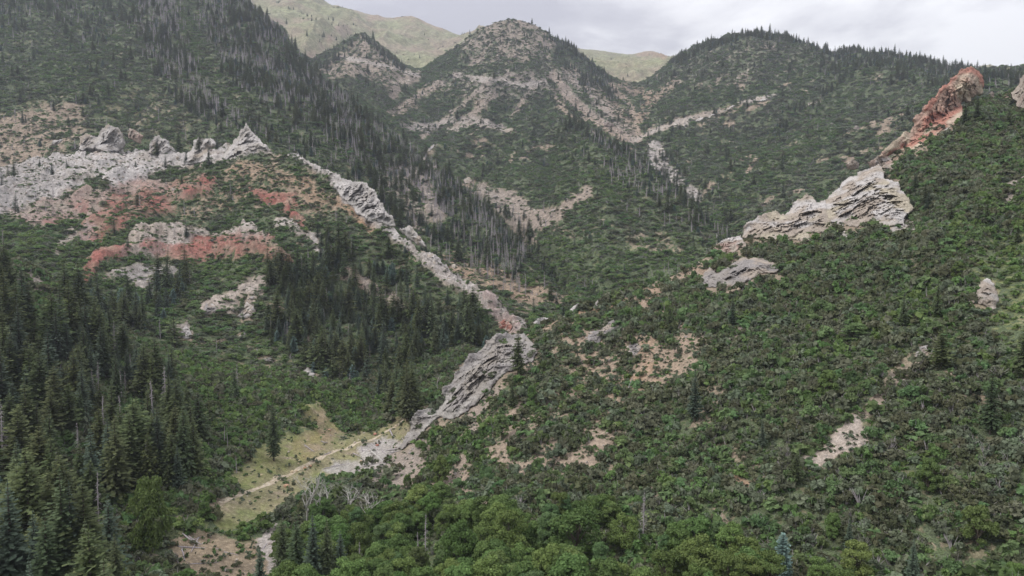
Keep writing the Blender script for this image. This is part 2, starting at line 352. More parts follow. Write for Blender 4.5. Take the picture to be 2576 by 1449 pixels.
stroke(1, 20, [(210,592),(235,580)], bare=.9, white=.9)
poly(1, [(310,610),(330,590),(345,565),(400,565),(500,580),(530,595),(620,565),(670,590),(680,610),(600,605),(500,600),(430,640),(380,650),(300,650)], 8, bare=.8, white=.5, tan=.9, crag=1)
stroke(1, 30, [(215,690),(250,650),(310,635),(370,625),(440,640)], bare=.74, red=1, crag=.8)
poly(1, [(400,650),(470,610),(560,600),(660,600),(720,640),(715,665),(640,640),(560,655),(470,660)], 8, bare=.74, red=1, crag=1)
stroke(1, 26, [(680,615),(710,655),(720,665)], bare=.74, red=1, crag=.8)
poly(1, [(270,690),(340,670),(420,665),(460,680),(420,710),(370,730),(300,710)], 10, bare=.65, grey=.7, white=.5, crag=.8)
stroke(1, 26, [(640,480),(680,500),(740,500)], bare=.74, red=1, crag=.6)
stroke(1, 24, [(720,520),(750,550),(760,560)], bare=.74, red=.9, tan=.3, crag=.6)
stroke(1, 50, [(600,430),(680,440),(760,470),(800,500)], bare=.5, orange=.5, tan=.5)
stroke(1, 24, [(700,560),(740,580),(790,600),(810,640)], bare=.7, white=.5, tan=.6, crag=.6)
poly(1, [(560,420),(760,420),(850,500),(850,560),(740,520),(620,520),(500,560),(430,560),(520,480)], 20, bare=.28, tan=.6, orange=.3)
stroke(1, 24, [(740,395),(800,420),(850,470),(900,520),(940,560),(990,590)], bare=.72, white=.8, grey=.4, crag=1)
stroke(1, 44, [(880,480),(930,520),(980,560),(1000,585)], bare=.95, white=1, crag=1)
stroke(1, 34, [(990,580),(1030,615),(1080,660),(1130,700),(1190,740),(1240,780),(1310,822)], bare=.86, white=.62, tan=.5, grey=.4, crag=1)
stroke(1, 24, [(850,500),(880,530),(920,560),(940,580)], bare=.8, orange=.9, tan=.5)
stroke(1, 34, [(830,660),(880,690),(930,720),(1000,770),(1060,800)], bare=.55, tan=.7, white=.3, orange=.3)
stroke(1, 18, [(870,680),(900,720),(880,730)], bare=.9, red=.7, white=.3)
stroke(1, 26, [(1220,760),(1260,800),(1300,830)], bare=.8, white=.4, red=.3, tan=.6)
stroke(1, 44, [(520,775),(580,770),(620,720),(650,710),(640,770)], bare=.6, white=.35, tan=.8, crag=.5)
stroke(1, 30, [(690,770),(740,780),(770,830),(800,880)], bare=.35, tan=.8)
stroke(1, 24, [(440,830),(480,830)], bare=.5, grey=.8, tan=.3)
# green swathes low on the ridge
poly(1, [(-200,560),(60,560),(100,590),(200,620),(200,700),(120,650),(0,600)], 14, bright=.75)
poly(1, [(140,640),(220,600),(300,560),(320,600),(220,660),(200,710)], 14, bright=.5)
poly(1, [(460,660),(600,650),(700,670),(640,700),(500,720)], 16, bright=.5)
poly(1, [(440,560),(520,500),(620,440),(700,420),(740,470),(620,520)], 30, brown=.2)
# its woods
poly(1, [(800,600),(880,620),(960,670),(1060,740),(1150,790),(1230,850),(1240,900),(1140,1000),(980,1010),(860,960),(760,860),(690,760),(690,680),(760,700),(820,640)], 16, con=1.0, dead=.2)
stroke(1, 80, [(900,670),(980,760),(1060,810),(1150,860),(1190,910)], con=.8, dead=.5)
stroke(1, 90, [(720,850),(800,915),(880,950),(980,985),(1100,985)], con=1, dead=.5)
stroke(1, 40, [(860,970),(1020,1010),(1120,990)], con=.6, dead=1)
stroke(1, 40, [(690,700),(700,760),(760,800)], con=.8, dead=.3)
stroke(1, 70, [(300,800),(400,770),(430,720)], con=.35, dead=.15)
stroke(1, 60, [(200,740),(280,800),(360,850)], con=.6, dead=.3)
stroke(1, 56, [(900,560),(990,620),(1080,700),(1130,735),(1190,775),(1240,815),(1310,860)], con=-1, dead=-.8)
# --- layer 2: the wooded mountain on the left
poly(2, [(-300,60),(60,0),(230,90),(320,150),(380,200),(300,300),(-300,330)], 30, sage=.4, bright=.2, con=.04)
poly(2, [(-300,-100),(500,-100),(440,30),(330,80),(230,130),(130,60),(0,120),(-300,180)], 30, con=.28, dead=.12)
poly(2, [(320,-60),(480,-60),(470,60),(500,180),(600,300),(560,330),(440,240),(360,140)], 14, con=.4, dead=1.0)
poly(2, [(480,-60),(600,-30),(700,70),(830,210),(960,330),(1050,390),(1210,510),(1330,650),(1300,700),(1200,620),(1060,540),(920,420),(860,380),(800,330),(700,290),(600,230),(530,120)], 12, con=.55, dead=.6)
stroke(2, 40, [(460,0),(470,80),(520,180),(560,240)], con=-.8, dead=-.8, bright=.3)
stroke(2, 60, [(520,60),(600,130),(680,200),(760,250)], dead=.8)
stroke(2, 46, [(400,160),(440,230),(520,290),(640,320)], con=.6, dead=.5)
poly(2, [(330,200),(450,240),(560,340),(540,380),(180,370),(240,260)], 20, brown=.5, sage=.3, bare=.15)
poly(2, [(-300,330),(-30,300),(160,250),(230,280),(190,360),(100,420),(-300,470)], 24, bare=.55, tan=.9)
stroke(2, 80, [(700,330),(860,400),(980,470)], con=.25, dead=.1, sage=.2)
poly(2, [(860,400),(960,390),(1060,460),(1180,560),(1300,680),(1320,720),(1400,760),(1300,740),(1180,700),(1080,640),(960,540),(880,480)], 16, con=.75, dead=.3)
stroke(2, 44, [(1020,420),(1060,470),(1080,500),(1100,530)], bare=.75, grey=.6, tan=.6, con=-.6)
stroke(2, 24, [(1080,500),(1100,540)], bare=.95, grey=.7, tan=.4, con=-1)
stroke(2, 50, [(980,440),(1040,520),(1060,560)], bare=.4, grey=.5, tan=.6, con=-.4)
stroke(2, 26, [(1080,370),(1075,400),(1130,430),(1190,460)], bare=.8, tan=.9, white=.4, con=-.5)
stroke(2, 60, [(1130,660),(1260,700),(1380,750),(1440,770)], bare=.4, tan=.6, orange=.3, con=-.7, brown=.5)
stroke(2, 30, [(1200,480),(1230,500)], bare=.5, tan=.9)
# --- layer 3: the green spur and the gully beside it
poly(3, [(1290,650),(1340,600),(1500,620),(1700,600),(1820,630),(1700,700),(1500,790),(1400,770)], 20, bright=.6)
stroke(3, 40, [(1330,690),(1400,730),(1480,750)], bright=.9)
poly(3, [(1080,330),(1240,330),(1380,290),(1400,420),(1260,470),(1180,440)], 20, bright=.28)
stroke(3, 40, [(1210,480),(1240,490),(1280,500),(1310,520)], bare=.75, grey=.5, tan=.6)
poly(3, [(1270,540),(1300,525),(1400,525),(1400,550),(1370,575),(1340,580)], 6, bare=.93, tan=.9, grey=.4)
stroke(3, 26, [(1380,560),(1440,510),(1480,480)], bare=.7, tan=.8, grey=.3)
stroke(3, 30, [(1300,570),(1340,600),(1320,620)], bare=.65, tan=.7, grey=.3)
stroke(3, 34, [(1220,480),(1260,520),(1300,560)], bare=.55, grey=.6, tan=.5)
stroke(3, 24, [(1390,570),(1440,590)], bare=.3, tan=.6)
stroke(3, 50, [(1600,600),(1700,620)], bare=.25, tan=.6, sage=.4)
stroke(3, 26, [(1300,290),(1360,270),(1400,250)], bare=.7, tan=.7, grey=.4)
stroke(3, 30, [(1450,320),(1520,360),(1600,410),(1680,470),(1760,550),(1820,610)], con=.5, dead=.5)
stroke(3, 70, [(1560,420),(1640,480),(1700,550),(1780,600)], con=.22, dead=.5)
stroke(3, 60, [(1400,330),(1450,380),(1500,420)], con=.12, brown=.4)
stroke(3, 26, [(1300,330),(1250,400),(1220,440)], con=.25)
stroke(3, 60, [(1240,560),(1280,610),(1320,640),(1280,560)], con=.6, dead=.2)
# --- layer 4: the central peak and the mountain on the right
poly(4, [(1150,118),(1230,60),(1290,40),(1350,60),(1400,110),(1380,150),(1280,160),(1180,170)], 12, bare=.45, tan=.6, grey=.4, brown=.5)
poly(4, [(1070,210),(1150,180),(1380,160),(1480,200),(1560,300),(1600,345),(1570,350),(1480,300),(1400,240),(1300,260),(1180,250)], 20, bare=.22, tan=.5, grey=.6, brown=.6)
stroke(4, 14, [(1140,190),(1200,200),(1260,205),(1320,218),(1370,205)], bare=.85, tan=.8, white=.3)
stroke(4, 20, [(1000,320),(1080,320),(1150,300),(1200,300),(1260,320)], bare=.8, tan=.5, grey=.5, white=.3)
stroke(4, 18, [(1150,310),(1210,270),(1240,240)], bare=.7, tan=.7, grey=.4)
stroke(4, 18, [(960,300),(1010,270),(1060,240),(1110,210)], bare=.6, tan=.7, grey=.3)
stroke(4, 26, [(1390,190),(1430,240),(1480,290),(1560,340),(1600,350)], bare=.95, tan=.9, orange=.15)
stroke(4, 44, [(1430,180),(1480,220),(1540,280),(1590,330)], bare=.55, tan=.85)
stroke(4, 16, [(1200,260),(1240,230),(1220,200)], bare=.6, tan=.7)
stroke(4, 16, [(1300,200),(1280,180)], bare=.6, tan=.7)
stroke(4, 16, [(1540,215),(1580,260),(1600,300),(1605,340)], bare=.9, tan=.9)
stroke(4, 22, [(1560,200),(1590,230),(1640,240),(1610,300)], bare=.6, tan=.9, orange=.2)
stroke(4, 30, [(1700,205),(1640,250),(1612,300)], bare=.55, tan=.9)
stroke(4, 16, [(1590,355),(1660,325),(1720,305),(1810,280)], bare=.95, tan=.6, white=.35)
stroke(4, 9, [(1850,262),(1900,248),(1950,240)], bare=.95, white=.6, tan=.4)
stroke(4, 44, [(1650,375),(1660,420),(1700,460),(1740,495)], bare=.85, grey=.8, white=.5)
stroke(4, 10, [(1900,400),(1880,435)], bare=.9, tan=.9, orange=.2)
stroke(4, 9, [(1870,270),(1940,262)], bare=.4, tan=.8)
stroke(4, 12, [(1060,345),(1120,300),(1180,250),(1230,215)], bare=.65, tan=.6, grey=.4)
stroke(4, 12, [(1130,330),(1200,312),(1250,322),(1290,330)], bare=.8, tan=.5, white=.4)
stroke(4, 14, [(1290,290),(1320,250),(1350,215),(1330,180)], bare=.5, tan=.7, grey=.3)
stroke(4, 14, [(1390,230),(1430,290),(1480,330),(1540,360)], bare=.6, tan=.85)
stroke(4, 10, [(1040,240),(1020,280),(980,300)], bare=.7, tan=.6)
stroke(4, 9, [(2020,270),(2060,250)], bare=.5, tan=.5, white=.3)
stroke(4, 9, [(1960,390),(2010,360)], bare=.4, tan=.7)
stroke(4, 9, [(1720,320),(1730,310)], bare=.9, white=.4, tan=.5)
poly(4, [(1700,150),(1900,85),(2050,120),(2120,150),(1960,200),(1800,220),(1700,210)], 20, brown=.7, bare=.12, grey=.4, con=.07)
stroke(4, 26, [(1400,100),(1460,140),(1500,180),(1540,240)], con=1, dead=.5)
stroke(4, 40, [(1380,110),(1440,170),(1480,220)], con=.5, dead=.4)
stroke(4, 16, [(1250,50),(1290,40),(1350,60),(1400,95)], con=.5)
stroke(4, 18, [(1690,158),(1800,112),(1900,92),(2000,102),(2060,128),(2110,146)], con=1, dead=.6)
stroke(4, 30, [(2100,148),(2200,148),(2300,162),(2400,188),(2500,202),(2600,212)], con=1.15, dead=.4)
stroke(4, 60, [(2080,170),(2200,180),(2300,190),(2400,210),(2560,220)], con=.3, dead=.12)
stroke(4, 30, [(2120,190),(2050,260),(1980,300),(1960,340)], con=.5, dead=.2)
stroke(4, 26, [(1700,340),(1780,380),(1840,410),(1830,460)], con=.3, bright=.2)
stroke(4, 60, [(1800,560),(1900,460),(2000,400),(2060,330)], bright=.4)
stroke(4, 50, [(2100,220),(2180,200),(2060,290)], bright=.35)
stroke(4, 90, [(1900,520),(2100,400),(2250,300)], brown=.4, sage=.4)
stroke(4, 60, [(1660,300),(1800,320),(1950,290)], brown=.6)
stroke(4, 60, [(1680,420),(1760,500),(1820,560)], con=.25, dead=.25)
poly(4, [(780,180),(870,120),(910,90),(960,120),(1020,170),(1060,200),(1000,230),(900,190),(830,200)], 8, bare=.6, tan=.6, grey=.3)
stroke(4, 10, [(860,145),(940,160),(1010,178),(1050,190)], bare=.95, tan=.7, white=.4)
stroke(4, 22, [(1050,190),(1000,220),(985,240),(1010,200)], bare=.8, tan=.7, grey=.4)
stroke(4, 14, [(910,100),(960,140),(1010,175)], con=.7)
stroke(4, 26, [(800,190),(830,150),(870,120)], con=.4)
poly(4, [(830,190),(930,190),(1000,240),(960,300),(900,270)], 16, brown=.6)
# --- layer 5: the high grassy ridges
poly(5, [(-300,-200),(2900,-200),(2900,300),(-300,300)], 4, none=.93, bare=.93, grass=.35, pale=.9)
stroke(5, 26, [(700,60),(760,100),(800,110),(900,60)], tan=.7, con=.03)
stroke(5, 20, [(820,110),(790,130),(770,150),(850,75)], tan=.95, orange=.2)
stroke(5, 12, [(860,60),(930,62),(1000,80),(1100,110)], tan=.5)
stroke(5, 14, [(930,45),(1040,43),(1110,68)], tan=.8, orange=.25)
stroke(5, 16, [(1040,120),(1100,130),(1150,100)], tan=.5)
stroke(5, 12, [(1500,150),(1560,165),(1640,160)], tan=.4, grass=.7)
stroke(5, 14, [(1610,135),(1640,130),(1670,142)], tan=.9, orange=.45, pale=-.8)
stroke(5, 18, [(1520,185),(1580,200),(1660,180)], tan=.6)
stroke(5, 10, [(700,10),(760,40),(820,60),(860,70)], con=.25)
stroke(5, 10, [(780,90),(820,90)], con=.25)
stroke(5, 8, [(1560,185),(1580,195)], con=.4)
stroke(5, 8, [(1150,88),(1210,100)], con=.2)
# --- outcrops that stand clear of the slope: (layer, outline, thickness, colours, label)
def Q1(*p): return [(x * .5001, y * .5001) for x, y in p]
def Q2(*p): return [(858.7 + x * .5001, y * .5001) for x, y in p]
def Q3(*p): return [(1717.3 + x * .5001, y * .5001) for x, y in p]
def Q4(*p): return [(x * .5001, 724.5 + y * .5001) for x, y in p]
def Q5(*p): return [(858.7 + x * .5001, 724.5 + y * .5001) for x, y in p]
def Q6(*p): return [(1717.3 + x * .5001, 724.5 + y * .5001) for x, y in p]
def QR(*p): return [(2064.9 + x * .19841, 127.8 + y * .19841) for x, y in p]
def QP(*p): return [(575 + x * .1984, 958.3 + y * .1984) for x, y in p]
WHITE, GREYR, TANR, REDR, YEL, PINK = (.37, .35, .34), (.215, .20, .195), (.285, .245, .21), (.22, .10, .08), (.32, .285, .225), (.29, .215, .185)
OUTC = [
 (0, [(2082,510),(2097,480),(2132,450),(2160,434),(2182,428),(2196,416),(2210,414),(2222,432),(2222,450),(2257,455),(2267,480),(2287,495),(2289,520),(2270,540),(2267,560),(2242,562),(2212,555),(2177,553),(2152,566),(2127,560),(2102,555),(2082,545)], 12, [WHITE, YEL, TANR], 'large white crag standing out of the scrub on the upper slope'),
 (0, [(1977,540),(1997,510),(2027,488),(2045,492),(2057,505),(2077,500),(2087,545),(2090,565),(2077,580),(2052,585),(2027,580),(2037,602),(1977,597),(1917,597),(1872,592),(1880,565),(1927,535),(1957,530)], 12, [TANR, WHITE, YEL], 'long pale tan outcrop joined to the foot of the white crag'),
 (0, [(1797,625),(1817,605),(1862,592),(1872,618),(1842,630),(1810,634)], 6, [TANR, WHITE, PINK], 'thin pinkish slab at the lower end of the pale tan outcrop'),
 (0, [(1772,700),(1778,685),(1792,673),(1812,685),(1842,665),(1867,650),(1917,648),(1957,665),(1962,680),(1927,685),(1882,698),(1847,712),(1817,718),(1772,716)], 9, [GREYR, TANR, GREYR], 'low grey outcrop in the scrub beneath the pale tan outcrop'),
 (0, QR((720,1310),(840,1210),(1000,1090),(1090,985),(1160,1000),(1190,920),(1240,820),(1300,790),(1330,690),(1370,640),(1440,570),(1500,500),(1560,440),(1620,400),(1680,340),(1760,260),(1830,205),(1900,200),(1970,240),(2040,310),(2070,420),(2065,500),(2020,560),(1900,600),(1890,660),(1800,640),(1790,760),(1740,830),(1680,880),(1600,950),(1500,990),(1400,1100),(1300,1180),(1210,1230),(1100,1190),(1000,1250),(900,1310),(800,1340)), 16, [(.37, .29, .23), (.39, .335, .255), (.37, .25, .20)], 'tall red and tan rock fin leaning against the skyline'),
 (0, QR((600,1400),(660,1380),(720,1330),(820,1330),(900,1380),(940,1440),(900,1490),(760,1470),(640,1470)), 6, [TANR, GREYR, PINK], 'small pinkish grey outcrop just above the white crag'),
 (0, QR((320,1440),(350,1400),(410,1370),(440,1390),(500,1430),(480,1490),(400,1500),(330,1490)), 4, [TANR, GREYR, TANR], 'pair of small tan knobs on the ridge left of the white crag top'),
 (0, QR((2440,530),(2480,440),(2530,360),(2576,300),(2700,250),(2760,500),(2700,700),(2520,680),(2480,740),(2500,620),(2450,560)), 9, [TANR, PINK, TANR], 'tan cliff edge cut off by the right side of the picture'),
 (0, QR((2100,610),(2110,560),(2130,530),(2170,500),(2200,540),(2190,600),(2150,620)), 3.5, [TANR, PINK, TANR], 'small tan knob behind the red and tan fin'),
 (0, QR((2300,590),(2330,550),(2370,530),(2390,580),(2350,610)), 3, [PINK, TANR, PINK], 'small orange tinted knob near the tan cliff edge'),
 (0, QR((1555,1010),(1600,960),(1660,990),(1620,1040),(1570,1075)), 3, [WHITE, GREYR, GREYR], 'pale grey boulder below the red foot of the fin'),
 (0, QR((2490,1225),(2510,1150),(2560,1110),(2650,1150),(2640,1240),(2560,1230)), 5, [TANR, PINK, TANR], 'small tan rock at the right edge below the cliff'),
 (0, Q5((290,815),(320,760),(360,700),(370,640),(400,600),(440,590),(500,600),(520,560),(530,500),(560,470),(570,440),(590,405),(615,385),(640,330),(690,320),(720,280),(745,250),(775,228),(860,235),(930,230),(970,280),(990,310),(985,345),(930,380),(870,400),(830,430),(790,460),(740,510),(700,540),(640,600),(560,640),(500,640),(430,700),(400,745),(340,785)), 11, [GREYR, (.24,.225,.215), (.27,.255,.24)], 'big grey crag rising over the end of the grassy track'),
 (0, Q5((1228,285),(1240,225),(1290,210),(1340,170),(1380,153),(1408,190),(1380,220),(1330,240),(1280,290),(1250,302)), 4, [GREYR, TANR, GREYR], 'grey slab in the scrub right of the big grey crag'),
 (0, Q5((1105,148),(1150,110),(1190,73),(1210,90),(1180,120),(1140,158),(1115,158)), 3, [WHITE, WHITE, GREYR], 'pointed white rock on the low saddle of the ridge'),
 (0, Q5((1255,98),(1290,58),(1304,75),(1278,102)), 2.4, [WHITE, TANR, GREYR], 'little pale rock on the ridge right of the pointed white rock'),
 (0, Q5((1440,330),(1440,290),(1490,270),(1510,300),(1480,345)), 2.2, [GREYR, TANR, GREYR], 'small half-buried stone in the reddish bare patch'),
 (1, Q5((960,175),(1000,145),(1040,148),(1045,175),(980,186)), 4, [WHITE, WHITE, GREYR], 'white rock heap in the gap between the two ridges'),
 (1, Q5((785,175),(830,150),(862,190),(842,222),(798,202)), 4, [REDR, PINK, TANR], 'reddish rock on the lower end of the white rock ridge'),
 (1, Q5((415,192),(440,160),(480,190),(482,217),(440,202)), 3, [PINK, WHITE, TANR], 'pale pink rock among the dark conifers'),
 (1, Q5((255,135),(290,118),(292,157),(258,152)), 3, [PINK, REDR, TANR], 'pink boulder at the top of the dark conifer wood'),
 (1, Q1((1110,790),(1150,740),(1188,690),(1205,655),(1236,612),(1270,650),(1300,700),(1330,730),(1352,757),(1280,752),(1200,762),(1130,800)), 17, [WHITE, (.32,.30,.285), WHITE], 'sharp white pinnacle at the top of the rocky ridge'),
 (1, Q1((915,805),(960,740),(975,710),(995,692),(1060,695),(1100,720),(1055,750),(1040,800),(970,832),(925,835)), 14, [WHITE, TANR, WHITE], 'broad white crag left of the sharp pinnacle'),
 (1, Q1((742,772),(758,700),(780,684),(800,680),(850,710),(870,750),(830,770),(760,780)), 11, [(.28,.26,.25), TANR, WHITE], 'rounded grey-white crag in the middle of the ridge'),
 (1, Q1((388,745),(398,690),(440,663),(480,690),(500,650),(540,622),(590,640),(620,680),(632,722),(600,762),(540,764),(470,745),(420,762)), 17, [(.27,.25,.24), TANR, WHITE], 'biggest grey-white crag of the ridge with twin tops'),
 (1, Q1((640,692),(650,640),(690,660),(722,680),(710,722),(680,712)), 8, [TANR, PINK, TANR], 'tan crag leaning beside the twin topped crag'),
 (1, Q1((245,735),(260,705),(300,695),(322,700),(280,735)), 6, [GREYR, WHITE, TANR], 'small pale outcrop left of the twin topped crag'),
 (1, Q2((0,900),(30,905),(60,915),(110,908),(160,950),(180,990),(200,1010),(214,1005),(225,1050),(260,1088),(278,1132),(230,1132),(140,1112),(80,1072),(30,1022),(-10,990),(-40,930)), 13, [WHITE, (.28,.265,.255), WHITE], 'long white crag with upright slabs on the descending ridge'),
 (1, Q2((285,1152),(310,1140),(342,1133),(380,1170),(420,1210),(432,1242),(380,1232),(330,1192)), 8, [WHITE, (.28,.265,.255), TANR], 'jagged white crag below the upright slabs'),
 (1, Q2((430,1270),(470,1275),(500,1300),(510,1330),(470,1330),(430,1300)), 6, [WHITE, TANR, GREYR], 'small white crag where the ridge enters the wood'),
 (1, Q4((898,245),(915,205),(935,178),(955,200),(972,250),(940,258)), 4.5, [GREYR, TANR, WHITE], 'pointed grey rock low on the green hillside'),
 (1, Q4((1008,132),(1030,85),(1052,58),(1070,75),(1082,82),(1104,112),(1062,142)), 7, [TANR, WHITE, GREYR], 'pale rock with a pointed top on the green hillside'),
 (1, Q4((1185,145),(1215,105),(1238,62),(1262,85),(1282,88),(1294,120),(1245,155)), 7, [WHITE, TANR, GREYR], 'white double pointed rock beside the pale rock'),
 (1, Q4((1438,174),(1470,148),(1494,182),(1465,190)), 3.5, [GREYR, WHITE, TANR], 'small grey rock right of the white double pointed rock'),
 (1, Q4((1508,425),(1550,393),(1575,415),(1596,455),(1580,464),(1540,445)), 5, [GREYR, WHITE, GREYR], 'grey slab at the edge of the dark conifer wood'),
 (1, Q4((1318,352),(1370,343),(1378,377),(1332,372)), 3.5, [GREYR, TANR, GREYR], 'flat grey rock above the green basin'),
 (1, Q4((1200,240),(1240,208),(1262,225),(1220,250)), 3, [WHITE, WHITE, GREYR], 'small white rock under the double pointed rock'),
 (1, Q4((1536,390),(1560,355),(1580,385),(1560,395)), 2.5, [GREYR, GREYR, TANR], 'little grey knob above the grey slab at the wood'),
 (0, Q6((1442,80),(1462,50),(1478,20),(1490,-10),(1500,-32),(1538,-52),(1570,-22),(1578,50),(1562,112),(1530,82),(1490,62)), 9, [(.26,.245,.23), TANR, WHITE], 'upright grey rock tower in the scrub near the right edge'),
 (0, Q6((1168,332),(1190,292),(1240,284),(1240,312),(1202,346),(1175,352)), 2.6, [GREYR, WHITE, TANR], 'grey rock beside the yellow-green juniper'),
 (3, Q2((420,770),(440,740),(470,722),(465,745),(430,775)), 7, [WHITE, TANR, WHITE], 'small white rock face in the gully of the middle hill'),
 (3, Q2((610,905),(640,885),(665,905),(650,920),(620,925)), 6, [TANR, WHITE, TANR], 'small tan rock in the gully under the green hill'),
 (4, Q3((360,495),(375,485),(425,485),(430,500),(370,515)), 9, [WHITE, TANR, WHITE], 'white rock step on the far brushy mountain'),
 (4, Q3((195,555),(230,535),(275,515),(270,530),(215,562)), 8, [WHITE, TANR, WHITE], 'pale rock band left of the white rock step'),
 (4, Q3((125,590),(150,572),(178,560),(172,575),(130,600)), 8, [WHITE, TANR, WHITE], 'short pale rock band on the far mountain gully'),
 (4, Q3((60,605),(90,590),(108,592),(100,607),(65,615)), 8, [WHITE, TANR, WHITE], 'lowest pale block of the far rock band'),
]
for (L_, pts_, T_, c_, l_) in OUTC:
    poly(L_, pts_, 8, bare=1, con=-1, dead=-1, leafy=-1)
    if T_ > 5: poly(L_, [(a_ + 3, b_ + (22 if L_ == 0 else 10)) for a_, b_ in pts_], 8, bare=1, con=-1)
#PAINT-END
GU, GV = proj(TT[None, :], GZ / GY)
def samp(layer, ch, u, v):
    m = maps.get((layer, ch))
    if m is None: return np.zeros(u.shape, np.float32)
    x = np.clip((u + 220) / MS, 0, MW - 1.01); y = np.clip((v + 80) / MS, 0, MH - 1.01)
    ix = x.astype(int); iy = y.astype(int); fx = x - ix; fy = y - iy
    return (m[iy, ix] * (1-fx) + m[iy, ix+1] * fx) * (1-fy) + (m[iy+1, ix] * (1-fx) + m[iy+1, ix+1] * fx) * fy
# ragged edges: the borders wander with the ground itself
lsc = np.array([9., 16., 30., 26., 36., 60.])[LAY]
du = fbm(GX / lsc, GY / lsc, GZ / lsc, oct=4, seed=71, gain=.65) * np.array([26, 24, 20, 13, 12, 14])[LAY]; dv = fbm(GX / lsc, GY / lsc, GZ / lsc, oct=4, seed=91, gain=.65) * np.array([20, 18, 15, 10, 9, 11])[LAY]
M = {ch: np.zeros((NR, NC), np.float32) for ch in CH}
for L in range(6):
    r = np.where(rowsL == L)[0]; sl = slice(r[0], r[-1] + 1)
    for ch in CH: M[ch][sl] = samp(L, ch, GU[sl] + du[sl], GV[sl] + dv[sl])
pn = fbm(GX / (lsc * .45), GY / (lsc * .45), GZ / (lsc * .45), oct=4, seed=55, gain=.7)
pn2 = fbm(GX / (lsc * 1.7), GY / (lsc * 1.7), GZ / (lsc * 1.7), oct=3, seed=59, gain=.6)
M['bare'] = np.where(LAY == 5, M['bare'], np.clip(M['bare'] + (pn * .95 + pn2 * .4) * (4 * M['bare'] * (1 - M['bare'])) ** .5 * .9, 0, 1))
# stray bare patches on open slopes
stray = sstep(.30, .46, pn * .6 + pn2 * .75) * np.array([.45, .6, .35, .3, .6, 0])[LAY] * (1 - np.clip(M['con'] + M['leafy'] + M['bright'] * .8, 0, 1))
M['bare'] = np.maximum(M['bare'], stray); M['tan'] = np.maximum(M['tan'], stray)
print('masks', time.time() - T0)
# rocky ground stands up in blocks
rk = np.clip(M['crag'], 0, 1) * np.array([.6, 1, 1, 1, 1, 1])[LAY]
ii = rk > .03
px, py, pz = GX[ii], GY[ii], GZ[ii]
d1, d2, cv = worley(px / 15, py / 15, pz / 9, 3); e1, e2, ev = worley(px / 5.5, py / 5.5, pz / 4, 13)
q1 = (px * .8 + pz * .9); GZ[ii] += rk[ii] * (fbm(q1 / 30, py / 44, pz / 26, oct=4, seed=66, ridged=True, gain=.55) * 11 - 2 + (cv - .4) * 3.2 + (ev - .4) * 1.6)
rk2 = np.clip(M['bare'] - .35, 0, 1) * (1 - rk) * (LAY > 0) * (LAY < 5)
GZ += rk2 * (fbm(GX / 9, GY / 22, oct=3, seed=8, ridged=True)) * 3.2
GV = proj(TT[None, :], GZ / GY)[1]
# ground colour of each class
PAL = {'soil': (.115, .108, .068), 'tan': (.225, .178, .14), 'white': (.335, .315, .305), 'red': (.20, .072, .06), 'grey': (.19, .177, .172), 'grass': (.140, .148, .060), 'orange': (.235, .15, .092), 'pale': (.205, .192, .138), 'bright': (.10, .145, .045)}
col = np.zeros((NR, NC, 3)) + np.array(PAL['soil'])
def lay(ch, k):
    global col
    col = col * (1 - k[..., None]) + np.array(PAL[ch]) * k[..., None]
bare = np.clip(M['bare'], 0, 1)
bsc = np.clip(GY / 60, 3.5, 40); brk = fbm(GX / bsc, GY / bsc, GZ / bsc, oct=4, seed=41, gain=.65)
lay('tan', sstep(.2, .7, bare) * .75)
lay('pale', M['pale']); lay('grass', np.clip(M['grass'] * (.85 + .7 * brk), 0, 1)); lay('tan', np.clip(M['grass'] * (LAY == 0) * (-.15 + 1.2 * pn), 0, .55)); lay('bright', np.clip(M['grass'] * (LAY == 0) * (-.1 - 1.2 * pn2), 0, .6)); lay('bright', np.clip(M['bright'] * .6 * (1 - bare), 0, 1))
lay('tan', np.clip(M['tan'] * (1 + .4 * brk), 0, 1)); lay('grey', M['grey'] * .8)
lay('orange', np.clip(M['orange'] * (.9 + 1.2 * brk), 0, 1) * .8); bd = vnoise(GX / 60 + 4, GY / 90, (GZ + brk * 5 + GX * .12) / 5.5, 88); bd2 = vnoise(GX / 25, GY / 40, (GZ + brk * 3 + GX * .12) / 2.2, 98)
lay('white', np.clip(M['white'] * (1.0 + .9 * brk + .5 * pn2), 0, 1)); lay('red', np.clip(M['red'] * (.75 + 1.1 * brk + .6 * pn2 + .55 * bd + .35 * bd2), 0, 1) * .9)
lay('tan', np.clip((M['white'] + M['red']) * (-.25 + .8 * bd2 + .7 * brk), 0, .7)); lay('grey', np.clip(M['white'] * (-.2 + .9 * bd + .6 * pn), 0, .6))
wear = np.clip(M['white'], 0, 1) * (LAY == 1) * sstep(250, 0, GU - GV * 0 - 30) * .6; lay('grey', wear)
ay = sstep(-.1, .35, pn2 + .4 * pn) * M['pale']; col = col * (1 - ay[..., None] * .5) + np.array((.145, .162, .09)) * ay[..., None] * .65
ty = sstep(.12, .35, -pn2 - .3 * pn) * M['pale']; col = col * (1 - ty[..., None] * .6) + np.array(PAL['tan']) * ty[..., None] * .6
